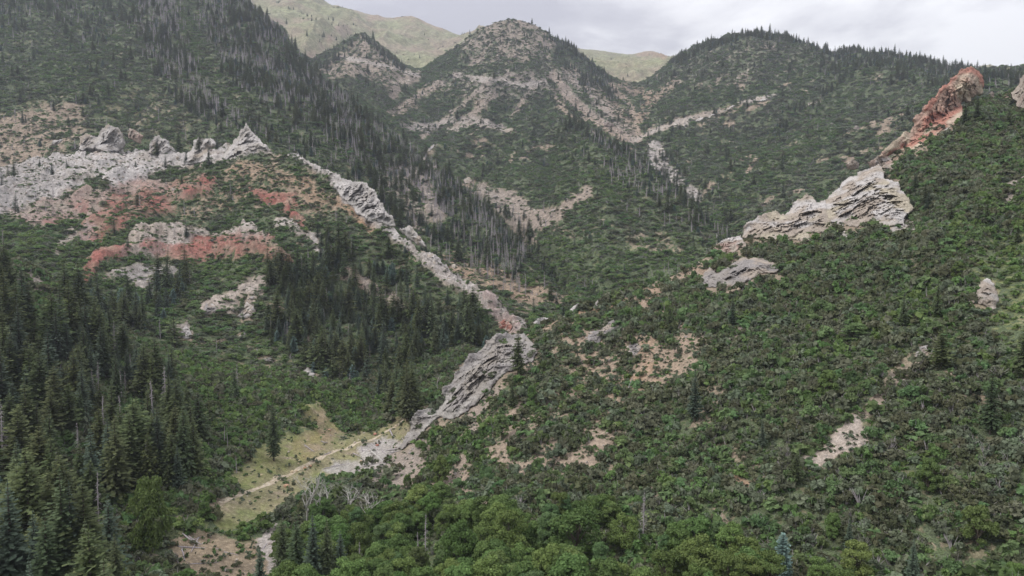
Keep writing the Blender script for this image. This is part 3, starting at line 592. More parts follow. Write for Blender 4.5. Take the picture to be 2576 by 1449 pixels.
# ------------------------------------------------------------------ materials
MATS = {}
def new_mat(name):
    m = bpy.data.materials.new(name); m.use_nodes = True; m.node_tree.nodes.clear(); MATS[name] = m; return m
def finish(nt, colr, rough=.9, bump=None, bdist=.3, bstr=.6, transl=0.0):
    out = N(nt, 'ShaderNodeOutputMaterial'); b = N(nt, 'ShaderNodeBsdfPrincipled')
    b.inputs['Roughness'].default_value = rough; b.inputs['Specular IOR Level'].default_value = .15
    if isinstance(colr, tuple): b.inputs['Base Color'].default_value = (*colr, 1)
    else: Lk(nt, colr, b.inputs['Base Color'])
    if bump is not None:
        bp = N(nt, 'ShaderNodeBump'); bp.inputs['Distance'].default_value = bdist; bp.inputs['Strength'].default_value = bstr
        Lk(nt, bump, bp.inputs['Height']); Lk(nt, bp.outputs[0], b.inputs['Normal'])
    sh = b.outputs[0]
    if transl:
        t = N(nt, 'ShaderNodeBsdfTranslucent'); mx = N(nt, 'ShaderNodeMixShader'); mx.inputs[0].default_value = transl
        if isinstance(colr, tuple): t.inputs[0].default_value = (*colr, 1)
        else: Lk(nt, colr, t.inputs[0])
        Lk(nt, sh, mx.inputs[1]); Lk(nt, t.outputs[0], mx.inputs[2]); sh = mx.outputs[0]
    Lk(nt, sh, out.inputs[0])
def noise(nt, vec, scale, detail=4, rough=.6):
    n = N(nt, 'ShaderNodeTexNoise'); n.inputs['Scale'].default_value = scale; n.inputs['Detail'].default_value = detail; n.inputs['Roughness'].default_value = rough
    Lk(nt, vec, n.inputs['Vector']); return n.outputs[0]
def ground_mat(name, fine, shrub):
    m = new_mat(name); nt = m.node_tree
    a = N(nt, 'ShaderNodeVertexColor', layer_name='ground_colour'); geo = N(nt, 'ShaderNodeNewGeometry')
    cov = N(nt, 'ShaderNodeAttribute', attribute_name='cover')
    p = geo.outputs['Position']
    n1 = noise(nt, p, fine, 6, .7); n2 = noise(nt, p, fine * 5.3, 4, .65)
    v = math_(nt, 'ADD', math_(nt, 'MULTIPLY', n1, .9), math_(nt, 'MULTIPLY', n2, .8))
    c = mixc(nt, 1.0, a.outputs[0], ramp(nt, v, [(.55, .5), (.85, .95), (1.15, 1.6)]), 'MULTIPLY')
    # low plants and litter between the bushes
    vo = N(nt, 'ShaderNodeTexVoronoi'); vo.inputs['Scale'].default_value = shrub; Lk(nt, p, vo.inputs['Vector'])
    n3 = noise(nt, p, shrub * .35, 4, .6)
    k = math_(nt, 'ADD', math_(nt, 'SUBTRACT', 1.0, vo.outputs['Distance']), math_(nt, 'MULTIPLY', math_(nt, 'SUBTRACT', n3, .5), 1.6))
    k = math_(nt, 'ADD', k, math_(nt, 'SUBTRACT', math_(nt, 'MULTIPLY', cov.outputs['Fac'], 1.25), .95))
    k = ramp(nt, k, [(.42, 0.0), (.58, 1.0)])
    vg = mixc(nt, n3, (.05, .07, .032), (.092, .118, .056))
    vg = mixc(nt, vo.outputs['Color'], vg, (.075, .09, .056)); n4 = noise(nt, p, fine * 3.1, 5, .75)
    vg = mixc(nt, 1.0, vg, ramp(nt, n4, [(.36, .35), (.5, .95), (.64, 1.75)]), 'MULTIPLY')
    c = mixc(nt, k, c, vg)
    finish(nt, c, .95, math_(nt, 'ADD', v, math_(nt, 'MULTIPLY', k, .6)), bdist=1.1 / fine * .12, bstr=.7)
    return m
GM = [ground_mat('near_ground', .9, .75), ground_mat('ridge_ground', .35, .4), ground_mat('mountain_ground', .2, .28), ground_mat('mountain_ground', .2, .28), ground_mat('mountain_ground', .16, .22), ground_mat('alpine_ground', .06, .12)]
def np_mesh(name, V, Fc, mats=(), smooth_=False, attrs=None):
    me = bpy.data.meshes.new(name); V = np.asarray(V, np.float32); Fc = np.asarray(Fc, np.int32); n = Fc.shape[1]
    me.vertices.add(len(V)); me.vertices.foreach_set('co', V.ravel())
    me.loops.add(Fc.size); me.loops.foreach_set('vertex_index', Fc.ravel())
    me.polygons.add(len(Fc)); me.polygons.foreach_set('loop_start', np.arange(0, Fc.size, n, dtype=np.int32))
    try: me.polygons.foreach_set('loop_total', np.full(len(Fc), n, np.int32))
    except Exception: pass
    for mt in mats: me.materials.append(mt)
    me.update(calc_edges=True)
    me.polygons.foreach_set('use_smooth', np.full(len(Fc), smooth_, bool))
    for nm, (typ, arr) in (attrs or {}).items():
        dom = 'POINT' if len(arr) == len(V) else 'FACE'
        a = me.attributes.new(nm, typ, dom)
        a.data.foreach_set('color' if 'COLOR' in typ else 'vector' if 'VECTOR' in typ else 'value', np.asarray(arr, np.float32 if typ != 'INT' else np.int32).ravel())
    return me
def obj(name, me, parent=None, **props):
    o = bpy.data.objects.new(name, me); C.objects.link(o)
    if parent is not None: o.parent = parent
    for k_, v_ in props.items(): o[k_] = v_
    return o
LNAMES = ['ground', 'rocky_hill', 'wooded_mountain', 'green_hill', 'mountain', 'alpine_hills']
LL = ['near scrub slopes and narrow valley floor', 'hill with bands of white and red rock', 'steep wooded mountainside above the rocky ridge', 'rounded green spur in the middle of the valley', 'central peak and long brushy mountain behind', 'pale grassy ridges on the far skyline']
cover = np.clip(1 - M['bare'], 0, 1)
for L in range(6):
    r = np.where(rowsL == L)[0]; a, b = r[0], min(r[-1] + 1, NR - 1)
    n = b - a + 1
    V = np.stack([GX[a:b+1], GY[a:b+1], GZ[a:b+1]], -1).reshape(-1, 3)
    I = np.arange(n * NC).reshape(n, NC)
    Fq = np.stack([I[:-1, :-1], I[:-1, 1:], I[1:, 1:], I[1:, :-1]], -1).reshape(-1, 4)
    cc = np.concatenate([col[a:b+1], np.ones((n, NC, 1))], -1).reshape(-1, 4)
    me = np_mesh(LNAMES[L], V, Fq, [GM[L]], True, {'ground_colour': ('FLOAT_COLOR', cc), 'cover': ('FLOAT', cover[a:b+1].ravel())})
    obj(LNAMES[L], me, kind='structure', label=LL[L])
print('terrain', time.time() - T0)
# ------------------------------------------------------------------ looking up the ground
SSL = GZ / GY
CUM = np.maximum.accumulate(SSL, axis=0)
def at(u, v, layer=None):
    """the ground point seen at a picture point"""
    t, s = ray(u, v); i = int(np.clip(np.searchsorted(TT, t), 1, NC - 1))
    f_ = (t - TT[i-1]) / (TT[i] - TT[i-1]); sc = SSL[:, i-1] * (1-f_) + SSL[:, i] * f_; yc = GY[:, i-1] * (1-f_) + GY[:, i] * f_
    lo = 0 if layer is None else np.where(rowsL == layer)[0][0]
    j = lo + int(np.argmax(sc[lo:] >= s)); j = max(j, 1)
    if sc[j] < s: j = lo + int(np.argmax(sc[lo:]))
    g = (s - sc[j-1]) / (sc[j] - sc[j-1] + 1e-12); g = min(max(g, 0), 1)
    y = yc[j-1] * (1-g) + yc[j] * g; ss = sc[j-1] * (1-g) + sc[j] * g
    return Vector((t * y, y, ss * y))
def ground_z(x, y):
    t = x / y; i = int(np.clip(np.searchsorted(TT, t), 1, NC - 1)); f_ = (t - TT[i-1]) / (TT[i] - TT[i-1])
    yc = GY[:, i-1] * (1-f_) + GY[:, i] * f_; zc = GZ[:, i-1] * (1-f_) + GZ[:, i] * f_
    return float(np.interp(y, yc, zc))
# ------------------------------------------------------------------ plant materials
def leaf_mat(name, c1, c2, c3=None, var=.35, transl=.4, hue=.02):
    m = new_mat(name); nt = m.node_tree
    oi = N(nt, 'ShaderNodeObjectInfo'); geo = N(nt, 'ShaderNodeNewGeometry')
    a = mixc(nt, geo.outputs['Random Per Island'], c1, c2)
    if c3: a = mixc(nt, math_(nt, 'MULTIPLY', oi.outputs['Random'], .75), a, c3)
    h = N(nt, 'ShaderNodeHueSaturation')
    r2 = math_(nt, 'FRACT', math_(nt, 'MULTIPLY', oi.outputs['Random'], 17.3))
    Lk(nt, math_(nt, 'ADD', math_(nt, 'MULTIPLY', r2, 2 * var), 1 - var), h.inputs['Value'])
    r3 = math_(nt, 'FRACT', math_(nt, 'MULTIPLY', oi.outputs['Random'], 41.7))
    Lk(nt, math_(nt, 'ADD', math_(nt, 'MULTIPLY', r3, 2 * hue), .5 - hue), h.inputs['Hue'])
    Lk(nt, a, h.inputs['Color'])
    finish(nt, h.outputs[0], .8, transl=transl); return m
LM = {
 'fir': leaf_mat('fir_needles', (0.058, 0.087, 0.047), (0.110, 0.146, 0.073), (0.112, 0.134, 0.067), .25, .3),
 'spruce': leaf_mat('spruce_needles', (.070, .100, .070), (.12, .16, .115), (.09, .125, .09), .22, .3),
 'olive': leaf_mat('olive_needles', (0.076, 0.101, 0.043), (0.140, 0.168, 0.067), (0.101, 0.123, 0.062), .2, .3),
 'blue': leaf_mat('blue_spruce_needles', (0.103, 0.166, 0.152), (0.179, 0.262, 0.235), None, .1, .12),
 'oak': leaf_mat('oak_leaves', (0.095, 0.139, 0.059), (0.175, 0.241, 0.098), (0.110, 0.189, 0.084), .22),
 'dark': leaf_mat('dark_leaves', (0.072, 0.097, 0.049), (0.139, 0.160, 0.081), (0.117, 0.114, 0.074), .22),
 'bright': leaf_mat('bright_leaves', (0.102, 0.161, 0.050), (0.185, 0.261, 0.093), (0.110, 0.180, 0.062), .2),
 'sage': leaf_mat('grey_green_leaves', (0.117, 0.152, 0.091), (0.193, 0.228, 0.152), (0.138, 0.166, 0.117), .25),
 'brown': leaf_mat('brownish_leaves', (0.111, 0.121, 0.078), (0.178, 0.185, 0.127), (0.135, 0.155, 0.097), .2),
 'cotton': leaf_mat('cottonwood_leaves', (0.096, 0.144, 0.044), (0.173, 0.225, 0.075), (0.087, 0.150, 0.045), .3, .28),
 'grass': leaf_mat('grass_blades', (0.179, 0.207, 0.069), (0.331, 0.304, 0.124), None, .2),
}
def bark_mat(name, a, b, sc=3):
    m = new_mat(name); nt = m.node_tree; tc = N(nt, 'ShaderNodeTexCoord'); mp = N(nt, 'ShaderNodeMapping'); mp.inputs['Scale'].default_value = (1, 1, .15)
    Lk(nt, tc.outputs['Object'], mp.inputs[0]); n = noise(nt, mp.outputs[0], sc, 5, .7)
    finish(nt, ramp(nt, n, [(.3, a), (.7, b)]), .9, n, .05, .6); return m
BARK = bark_mat('bark', (.05, .04, .032), (.13, .11, .09)); GREYWOOD = bark_mat('weathered_wood', (.20, .18, .19), (.40, .365, .38)); PALEWOOD = bark_mat('pale_bark', (.25, .24, .22), (.46, .44, .42))
# ------------------------------------------------------------------ plant shapes (all as bare arrays)
def quads(cen, ax, ay):
    V = np.stack([cen - ax - ay, cen + ax - ay, cen + ax + ay, cen - ax + ay], 1).reshape(-1, 3)
    return V, np.arange(len(V)).reshape(-1, 4)
def tube(pts, rad, n=5):
    pts = np.asarray(pts, float); V = []; Fc = []
    for i, p in enumerate(pts):
        d = pts[min(i+1, len(pts)-1)] - pts[max(i-1, 0)]; d /= np.linalg.norm(d) + 1e-9
        a = np.cross(d, [.3, .9, .2]); a /= np.linalg.norm(a) + 1e-9; b = np.cross(d, a)
        for k in range(n):
            t = 2*math.pi*k/n; V.append(p + (a*math.cos(t) + b*math.sin(t)) * rad[i])
    for i in range(len(pts)-1):
        for k in range(n):
            q = (k+1) % n; Fc.append((i*n+k, i*n+q, (i+1)*n+q, (i+1)*n+k))
    return np.array(V), np.array(Fc)
def join(parts):
    Vs, Fs, o = [], [], 0
    for V, f in parts:
        Vs.append(V); Fs.append(f + o); o += len(V)
    return np.concatenate(Vs), np.concatenate(Fs)
def conifer_crown(r, h=16., R=2.9, whorls=34, per=8, sprays=5, base=.10, droop=.35, ragged=.25, powr=.85, gap=0.0, thin=1.0):
    cen, ax, ay = [], [], []
    side_bias = r.uniform(0, 6.28)
    for k in range(whorls):
        f = (k + r.uniform(-.3, .3)) / whorls; z = h * (base + (1 - base) * f)
        rad = R * max(0.03, (1 - max(f, 0))) ** powr * (1 - .55 * math.exp(-f * 16)) * r.uniform(1-ragged, 1+ragged*.6)
        ph = r.uniform(0, 6.28); m = max(4, int(per * (.55 + .45 * (1-f))))
        for j in range(m):
            if r.random() < gap: continue
            a = ph + j * 6.283 / m + r.uniform(-.25, .25); L = rad * r.uniform(.62, 1.12)
            d = np.array([math.cos(a), math.sin(a), 0]); sd = np.array([-math.sin(a), math.cos(a), 0])
            dr = droop * r.uniform(.5, 1.3) * (1 - f * .9)
            ns = max(2, int(sprays * (L / R) + 1.5))
            for q in range(ns):
                t = (q + .6) / ns; wdt = L / ns * .95 + .1
                c = d * L * t + np.array([0, 0, z - dr * L * t * t + .10 * L * t]) + sd * r.uniform(-.16, .16) * L * (t) 
                dn = d * 1.0 + np.array([0, 0, -dr * 1.4 * t + .12 + r.uniform(-.2, .2)]) + sd * r.uniform(-.5, .5)
                cen.append(c); ax.append(dn * wdt * .62); ay.append((sd + np.array([0, 0, r.uniform(-.5, .5)])) * (L * .16 * (1.15 - t * .6) + .10) * thin)
    cen.append([0, 0, h * .985]); ax.append([.06, 0, 0]); ay.append([0, 0, h * .025])
    cen.append([0, 0, h * .985]); ax.append([0, .06, 0]); ay.append([0, 0, h * .025])
    return quads(np.array(cen), np.array(ax), np.array(ay))
def conifer_trunk(r, h=16., r0=.24): 
    return tube([(0, 0, -1.2), (0, 0, h*.3), (r.uniform(-.05, .05), 0, h*.7), (0, 0, h*.98)], [r0*1.2, r0*.85, r0*.45, .02], 6)
def snag(r, h=14., twig=60, L=1.5, broken=False):
    top = h * (.93 if broken else 1.0); lean = r.uniform(-.03, .03, 2) * h
    trunk = tube([(0, 0, -1), (lean[0]*.3, lean[1]*.3, h*.35), (lean[0]*.6, lean[1]*.6, h*.7), (lean[0], lean[1], top)], [.24, .18, .11, .05 if broken else .015], 5)
    P = []
    for k in range(twig):
        f = r.uniform(.16, .97); z = f * h; a = r.uniform(0, 6.28); l = L * (1 - f) ** .7 * r.uniform(.4, 1.1) + .15
        p0 = np.array([lean[0]*f, lean[1]*f, z]); d = np.array([math.cos(a), math.sin(a), 0])
        p1 = p0 + d * l * .55 + [0, 0, -.04*l]; p2 = p0 + d * l + [0, 0, -.32 * l * r.uniform(.2, 1.4)]
        P.append(tube([p0, p1, p2], [.055, .045, .02], 3))
        for _ in range(2):
            t = r.uniform(.4, .95); q = p0 * (1-t) + p2 * t; dd = d * .4 + r.uniform(-.6, .6, 3) * [1, 1, .6]
            P.append(tube([q, q + dd * l * .42], [.022, .008], 3))
    return trunk, join(P + [tube([(0, 0, 0), (lean[0]*.5, lean[1]*.5, h*.5), (lean[0]*.96, lean[1]*.96, h*.96)], [.04, .03, .01], 3)])
def blob_leaves(r, c, rad, n, s, flat=.8):
    d = r.normal(size=(n, 3)); d /= np.linalg.norm(d, axis=1)[:, None]; d[:, 2] = np.where(d[:, 2] < -.35, -d[:, 2], d[:, 2])
    cen = c + d * rad * [1, 1, flat] * (r.uniform(.62, 1.08, (n, 1)))
    nr = d + r.normal(size=(n, 3)) * .55; nr /= np.linalg.norm(nr, axis=1)[:, None]
    a = np.cross(nr, r.normal(size=(n, 3))); a /= np.linalg.norm(a, axis=1)[:, None]; b = np.cross(nr, a)
    sz = s * r.uniform(.55, 1.3, (n, 1)); return quads(cen, a * sz, b * sz * r.uniform(.5, 1, (n, 1)))
def broad_tree(r, h=9., R=3.6, clumps=34, leaves=95, s=.2, tall=1.0, base=.28):
    P, tr = [], []
    tr.append(tube([(0, 0, -1), (0.1, 0, h*.25), (-.1, .1, h*.5), (0, 0, h*.8)], [.26, .2, .13, .04], 6))
    for k in range(clumps):
        f = r.uniform(0, 1) ** .8; z = h * (base + (.98 - base) * f)
        rr = R * math.sqrt(max(0, 1 - (max(f - .35, 0) / .72) ** 2)) * (.72 + .28 * min(f / .3, 1)); a = r.uniform(0, 6.283); q = rr * math.sqrt(r.uniform(.12, 1)) * .86
        c = np.array([q * math.cos(a), q * math.sin(a), z - .1 * h * (q / R) ** 2]); cr = R * r.uniform(.2, .36)
        P.append(blob_leaves(r, c, cr, int(leaves * (cr / R / .28) ** 2), s, .75))
        if k % 2 == 0:
            z0 = h * r.uniform(.15, .5) ; tr.append(tube([(0, 0, min(z0, z*.7)), (c[0]*.5, c[1]*.5, min(z0, z*.7)*.5 + z*.5 - .2), c], [.10, .07, .02], 4))
    return join(tr), join(P)
def shrub(r, R=1.9, h=2.2, clumps=11, leaves=42, s=.17, twigs=8):
    P, st = [], []
    sub = r.normal(size=(3, 2)) * R * .42
    for k in range(clumps):
        a = r.uniform(0, 6.283); q = R * math.sqrt(r.uniform(0, 1)) * .5; cr = R * r.uniform(.2, .42); sx_, sy_ = sub[k % 3]; cx_, cy_ = sx_ + q * math.cos(a), sy_ + q * math.sin(a); q = min(math.hypot(cx_, cy_), R * 1.15)
        c = np.array([cx_, cy_, max(cr * .45, h * (1 - .55 * (q / R) ** 2) * r.uniform(.45, .95) - cr * .5)])
        P.append(blob_leaves(r, c, cr, leaves, s, .85))
    for k in range(twigs):
        a = r.uniform(0, 6.283); q = R * r.uniform(.15, .85); e = np.array([q * math.cos(a), q * math.sin(a), h * r.uniform(.75, 1.08) * (1 - .3 * (q/R)**2)])
        st.append(tube([(0, 0, -.3), e * [.45, .45, .5], e], [.06, .045, .014], 3))
    return join(st), join(P)
def bare_tree(r, h=13., forks=5, spread=.55):
    P = []
    def grow(p, d, l, rad, n):
        e = p + d * l; m = p + d * l * .5 + r.normal(size=3) * l * .06
        P.append(tube([p, m, e], [rad, rad * .8, rad * .58], 5 if rad > .08 else 3))
        if n == 0: return
        for _ in range(r.integers(2, 4)):
            d2 = d + r.normal(size=3) * spread; d2[2] = abs(d2[2]) * .8 + .15; d2 /= np.linalg.norm(d2)
            grow(e, d2, l * r.uniform(.55, .85), rad * .55, n - 1)
    trunk = tube([(0, 0, -1), (.1, 0, h*.2), (0, .1, h*.38)], [.24, .2, .16], 6)
    for k in range(forks):
        d = r.normal(size=3) * .5; d[2] = 1; d /= np.linalg.norm(d); grow(np.array([0, .05, h * r.uniform(.2, .38)]), d, h * .24, .17, 3)
    return trunk, join(P)
R_ = lambda s: np.random.default_rng(s)
# near plants in two pieces; far plants in one
def mk(nm, Vf, mats): return np_mesh(nm, Vf[0], Vf[1], mats)
def both(nm, a, b, ma, mb):
    V = np.concatenate([a[0], b[0]]); Fc = np.concatenate([a[1], b[1] + len(a[0])]); me = np_mesh(nm, V, Fc, [ma, mb])
    me.polygons.foreach_set('material_index', np.concatenate([np.zeros(len(a[1]), np.int32), np.ones(len(b[1]), np.int32)])); return me
CON = []      # the last one is the plump blue spruce      # (kind word, height, radius, trunk mesh, crown mesh, far mesh)
specs = [('fir', 'dark green', 18, 3.6, dict(whorls=36, per=9, droop=.35)), ('fir', 'dark green', 20, 4.0, dict(whorls=38, per=9, droop=.45, ragged=.4, gap=.12)),
         ('spruce', 'grey-green', 17, 3.1, dict(whorls=36, per=8, droop=.2, powr=.9)), ('spruce', 'grey-green', 14, 3.1, dict(whorls=30, per=9, droop=.3, base=.04)),
         ('olive', 'olive green', 17, 4.9, dict(whorls=30, per=10, droop=.15, powr=.62, ragged=.3, gap=.08)), ('olive', 'olive green', 19, 4.5, dict(whorls=34, per=9, droop=.3, powr=.7, ragged=.35, gap=.1)),
         ('fir', 'dark green', 13, 3.2, dict(whorls=28, per=9, droop=.3, base=.03)), ('blue', 'blue-green', 10, 3.0, dict(whorls=26, per=13, droop=.1, base=.02, powr=.42, ragged=.15))]
for k, (mt, word, h, R, kw) in enumerate(specs):
    r = R_(100 + k); kw1 = dict(kw); kw1['per'] += 2; kw1['whorls'] += 4; cr = conifer_crown(r, h, R, sprays=7, thin=.72, **kw1); tk = conifer_trunk(r, h)
    kw2 = dict(kw); kw2['whorls'] = 15; kw2['per'] = 6; kw2['gap'] = 0; lo = conifer_crown(R_(200 + k), h, R * 1.08, sprays=1, **kw2)
    CON.append((word, h, R, mk('trunk', tk, [BARK]), mk('crown', cr, [LM[mt]]), both('far_conifer', conifer_trunk(R_(1), h), lo, BARK, LM[mt]), both('near_conifer', tk, cr, BARK, LM[mt])))
DEAD = []
for k in range(5):
    h = (13, 15, 11, 16, 8)[k]; t, b = snag(R_(300 + k), h, (75, 60, 50, 95, 16)[k], (1.5, 1.3, 1.1, 1.8, .5)[k], k in (2, 4))
    t2, b2 = snag(R_(330 + k), h * .93, 48 if k != 4 else 16, (1.5, 1.3, 1.2, 1.8, .8)[k] * 1.5)
    CON_ = (h, mk('trunk', t, [GREYWOOD]), mk('branches', b, [GREYWOOD]), np_mesh('far_snag', *join([(t2[0] * [2.2, 2.2, 1], t2[1]), (b2[0], b2[1])]), [GREYWOOD])); DEAD.append(CON_)
LEAFY = []
for k in range(6):
    h, R = [(9, 3.6), (8, 3.9), (10.5, 3.3), (7, 3.0), (9.5, 4.3), (6, 2.5)][k]; mt = ['cotton', 'cotton', 'oak', 'bright', 'cotton', 'bright'][k]
    t, cwn = broad_tree(R_(400 + k), h, R, s=.135, clumps=46, leaves=165, base=.14); LEAFY.append((('yellow-green', 'yellow-green', 'mid green', 'bright green', 'yellow-green', 'bright green')[k], h, R, mk('trunk', t, [BARK]), mk('crown', cwn, [LM[mt]])))
SHR = {}
for ki, kd in enumerate(['oak', 'dark', 'bright', 'sage', 'brown']):
    L_ = []
    for k in range(5):
        tw = {'sage': 12, 'brown': 16, 'dark': 6}.get(kd, 5)
        st, lf = shrub(R_(500 + ki * 10 + k), twigs=tw, h=(2.1, 2.7, 1.6, 2.3, 1.9)[k], leaves={'brown': 32, 'sage': 34}.get(kd, 44))
        st2, lf2 = shrub(R_(560 + ki * 10 + k), clumps=8, leaves=9, s=.42, twigs=2)
        L_.append((mk('stems', st, [GREYWOOD]), mk('foliage', lf, [LM[kd]]), both('bush', st, lf, GREYWOOD, LM[kd]), both('far_bush', st2, lf2, GREYWOOD, LM[kd])))
    SHR[kd] = L_
print('plants', time.time() - T0)
# ------------------------------------------------------------------ where each plant stands
def cells():
    """centre, area and sight of every ground cell"""
    a = slice(0, NR-1); b = slice(0, NC-1)
    P00 = np.stack([GX[:-1, :-1], GY[:-1, :-1], GZ[:-1, :-1]], -1); P01 = np.stack([GX[:-1, 1:], GY[:-1, 1:], GZ[:-1, 1:]], -1); P10 = np.stack([GX[1:, :-1], GY[1:, :-1], GZ[1:, :-1]], -1)
    A = np.abs((P01 - P00)[..., 0] * (P10 - P00)[..., 1] - (P01 - P00)[..., 1] * (P10 - P00)[..., 0]); A = np.minimum(np.linalg.norm(np.cross(P01 - P00, P10 - P00), axis=-1), A * 3.5)
    vis = (SSL[1:, 1:] > CUM[:-1, 1:] - .012)
    uu, vv = GU[1:, 1:], GV[1:, 1:]
    mg = np.where(LAY[1:, 1:] == 0, 560, 200); frame = (uu > -mg) & (uu < 2576 + mg) & (vv < 1900) & (vv > -160)
    return A, vis & frame
AREA, SEEN = cells()
def mcell(x): return x[:-1, :-1]
def scatter(dens, r):
    """dens: plants per square metre for each cell -> row, column, x, y, z"""
    lamb = AREA * dens * SEEN; n = r.poisson(np.clip(lamb, 0, 50)); ri, ci = np.nonzero(n); rep = n[ri, ci]; ri = np.repeat(ri, rep); ci = np.repeat(ci, rep)
    f = r.uniform(0, 1, len(ri)); g = r.uniform(0, 1, len(ri))
    def bl(G): return (G[ri, ci]*(1-g) + G[ri, ci+1]*g)*(1-f) + (G[ri+1, ci]*(1-g) + G[ri+1, ci+1]*g)*f
    return ri, ci, bl(GX), bl(GY), bl(GZ)
def visible(x, y, z):
    """is this point seen over the ground before it"""
    t = x / y; i = np.clip(np.searchsorted(TT, t), 1, NC-1); s = z / y
    o = np.empty(len(x), bool)
    for k in range(len(x)):
        j = np.searchsorted(GY[:, i[k]], y[k] - 4); o[k] = s[k] > CUM[min(max(j-1, 0), NR-1), i[k]]
    return o
MARKS = {0: [(60,800,'the top of the near wooded spur'),(300,830,'the grey slope of the near spur'),(143,1180,'the bare pole trunk'),(248,1260,'the tall dead conifer'),(60,1060,'the purplish dead conifer'),(418,980,'the branchy dead conifer at the wood edge'),(60,1400,'the lower left corner'),(330,1050,'the middle of the near wood'),
 (380,1320,'the big grey-green cottonwood'),(510,1380,'the driftwood pile'),(690,1390,'the lower gravel bed'),(565,1100,'the bare pole snags in the basin'),(655,970,'the white rock patch in the basin'),(800,1100,'the yellow grass'),(950,1140,'the driftwood in the stream bed'),(800,1250,'the fan shaped dead tree'),(900,1250,'the widest bare dead tree'),
 (1000,1180,'the bare grey foot slope'),(1180,960,'the big grey crag'),(1060,1350,'the hooked dead trunk'),(1280,1000,'the squat fir under the crag'),(1340,990,'the bright green round tree'),(1450,1330,'the widest cottonwood'),(1160,1390,'the round yellow-green cottonwood'),(1490,1150,'the bare tan patch'),(1618,1300,'the lone pale dead conifer'),(1538,1190,'the lone white boulder'),
 (1660,900,'the large bare patch'),(1747,1000,'the tall dark spruce'),(1500,830,'the grey slab'),(1850,680,'the low grey outcrop'),(2180,500,'the white crag'),(2020,550,'the pale tan outcrop'),(2350,290,'the red and tan fin'),(2550,300,'the tan cliff edge'),(2272,780,'the pair of dark conifers'),(2480,740,'the grey rock tower'),(2410,680,'the bright lime bush tree'),
 (2083,970,'the bright green tree in the scrub'),(2290,920,'the top of the pale rocky streak'),(2180,1030,'the middle of the pale rocky streak'),(2040,1160,'the low end of the pale rocky streak'),(2367,880,'the big juniper'),(2490,1010,'the slender conifer at the right'),(2002,1180,'the small juniper'),(1967,1400,'the plump blue spruce'),(2135,1350,'the small grey-green spruce'),(2295,1410,'the thin topped spruce'),(2460,1330,'the yellow-green tree at the right'),(1720,1400,'the bottom edge of the scrub slope')],
 1: [(620,350,'the sharp white pinnacle'),(270,360,'the twin topped crag'),(450,500,'the upper red band'),(560,640,'the lower red band'),(350,690,'the grey rock below the red band'),(930,520,'the upright white slabs'),(1050,620,'the jagged white crag'),(1250,780,'the low end of the white ridge'),(880,700,'the pale streak in the wood'),(620,770,'the double pointed white rock'),(465,830,'the pointed grey rock'),(780,940,'the grey slab by the wood'),(1000,900,'the middle of the dark wood'),(1130,970,'the dead trees at the wood foot'),(200,760,'the green gully')],
 2: [(440,20,'the top of the snag covered gully rib'),(430,130,'the middle of the snag covered rib'),(480,240,'the foot of the snag covered rib'),(600,30,'the skyline at the upper left'),(620,120,'the upper wood of the mountainside'),(560,200,'the green strip inside the wood'),(700,90,'the wooded skyline shoulder'),(720,200,'the middle wood of the mountainside'),(620,260,'the slope over the sharp white pinnacle'),(780,290,'the lower wood of the mountainside'),(840,220,'the steep wooded skyline'),(900,340,'the wood beside the central gully'),(1000,440,'the grey scree patch'),(1100,560,'the long grey scree streak'),(1180,540,'the tan rocks in the gully'),(1240,620,'the wood at the gully bottom'),(150,80,'the open slope in the upper left corner'),(250,200,'the smooth green spur at the left'),(90,330,'the tan scree at the left edge'),(380,330,'the slope over the twin topped crag'),(1380,740,'the low brushy shoulder'),(870,420,'the slope over the upright white slabs')],
 3: [(1450,320,'the top of the green hill crest'),(1540,380,'the upper crest of the green hill'),(1640,450,'the middle crest of the green hill'),(1740,540,'the lower crest of the green hill'),(1330,560,'the tan scree face'),(1500,500,'the smooth face of the green hill'),(1600,620,'the foot of the green hill'),(1280,620,'the gully beside the green hill'),(1230,420,'the green bench below the central peak'),(1500,690,'the bright green hollow')],
 4: [(1290,60,'the top of the central peak'),(1440,130,'the right shoulder of the central peak'),(1530,230,'the wooded edge of the central peak'),(1590,330,'the tan gully'),(910,110,'the small peak behind the gully'),(1900,100,'the round top of the far mountain'),(2200,150,'the wooded skyline of the far mountain'),(2400,190,'the skyline behind the red fin'),(1800,300,'the pale rock band'),(1680,430,'the white scree streak'),(2000,300,'the middle of the brushy mountain'),(1850,520,'the green valley of the brushy mountain')]}
ORD = ['nearest', 'second nearest', 'third nearest', 'fourth nearest', 'fifth nearest', 'sixth nearest', 'seventh nearest', 'eighth nearest', 'ninth nearest', 'tenth nearest', 'eleventh nearest', 'twelfth nearest', 'thirteenth nearest', 'fourteenth nearest', 'fifteenth nearest', 'sixteenth nearest']
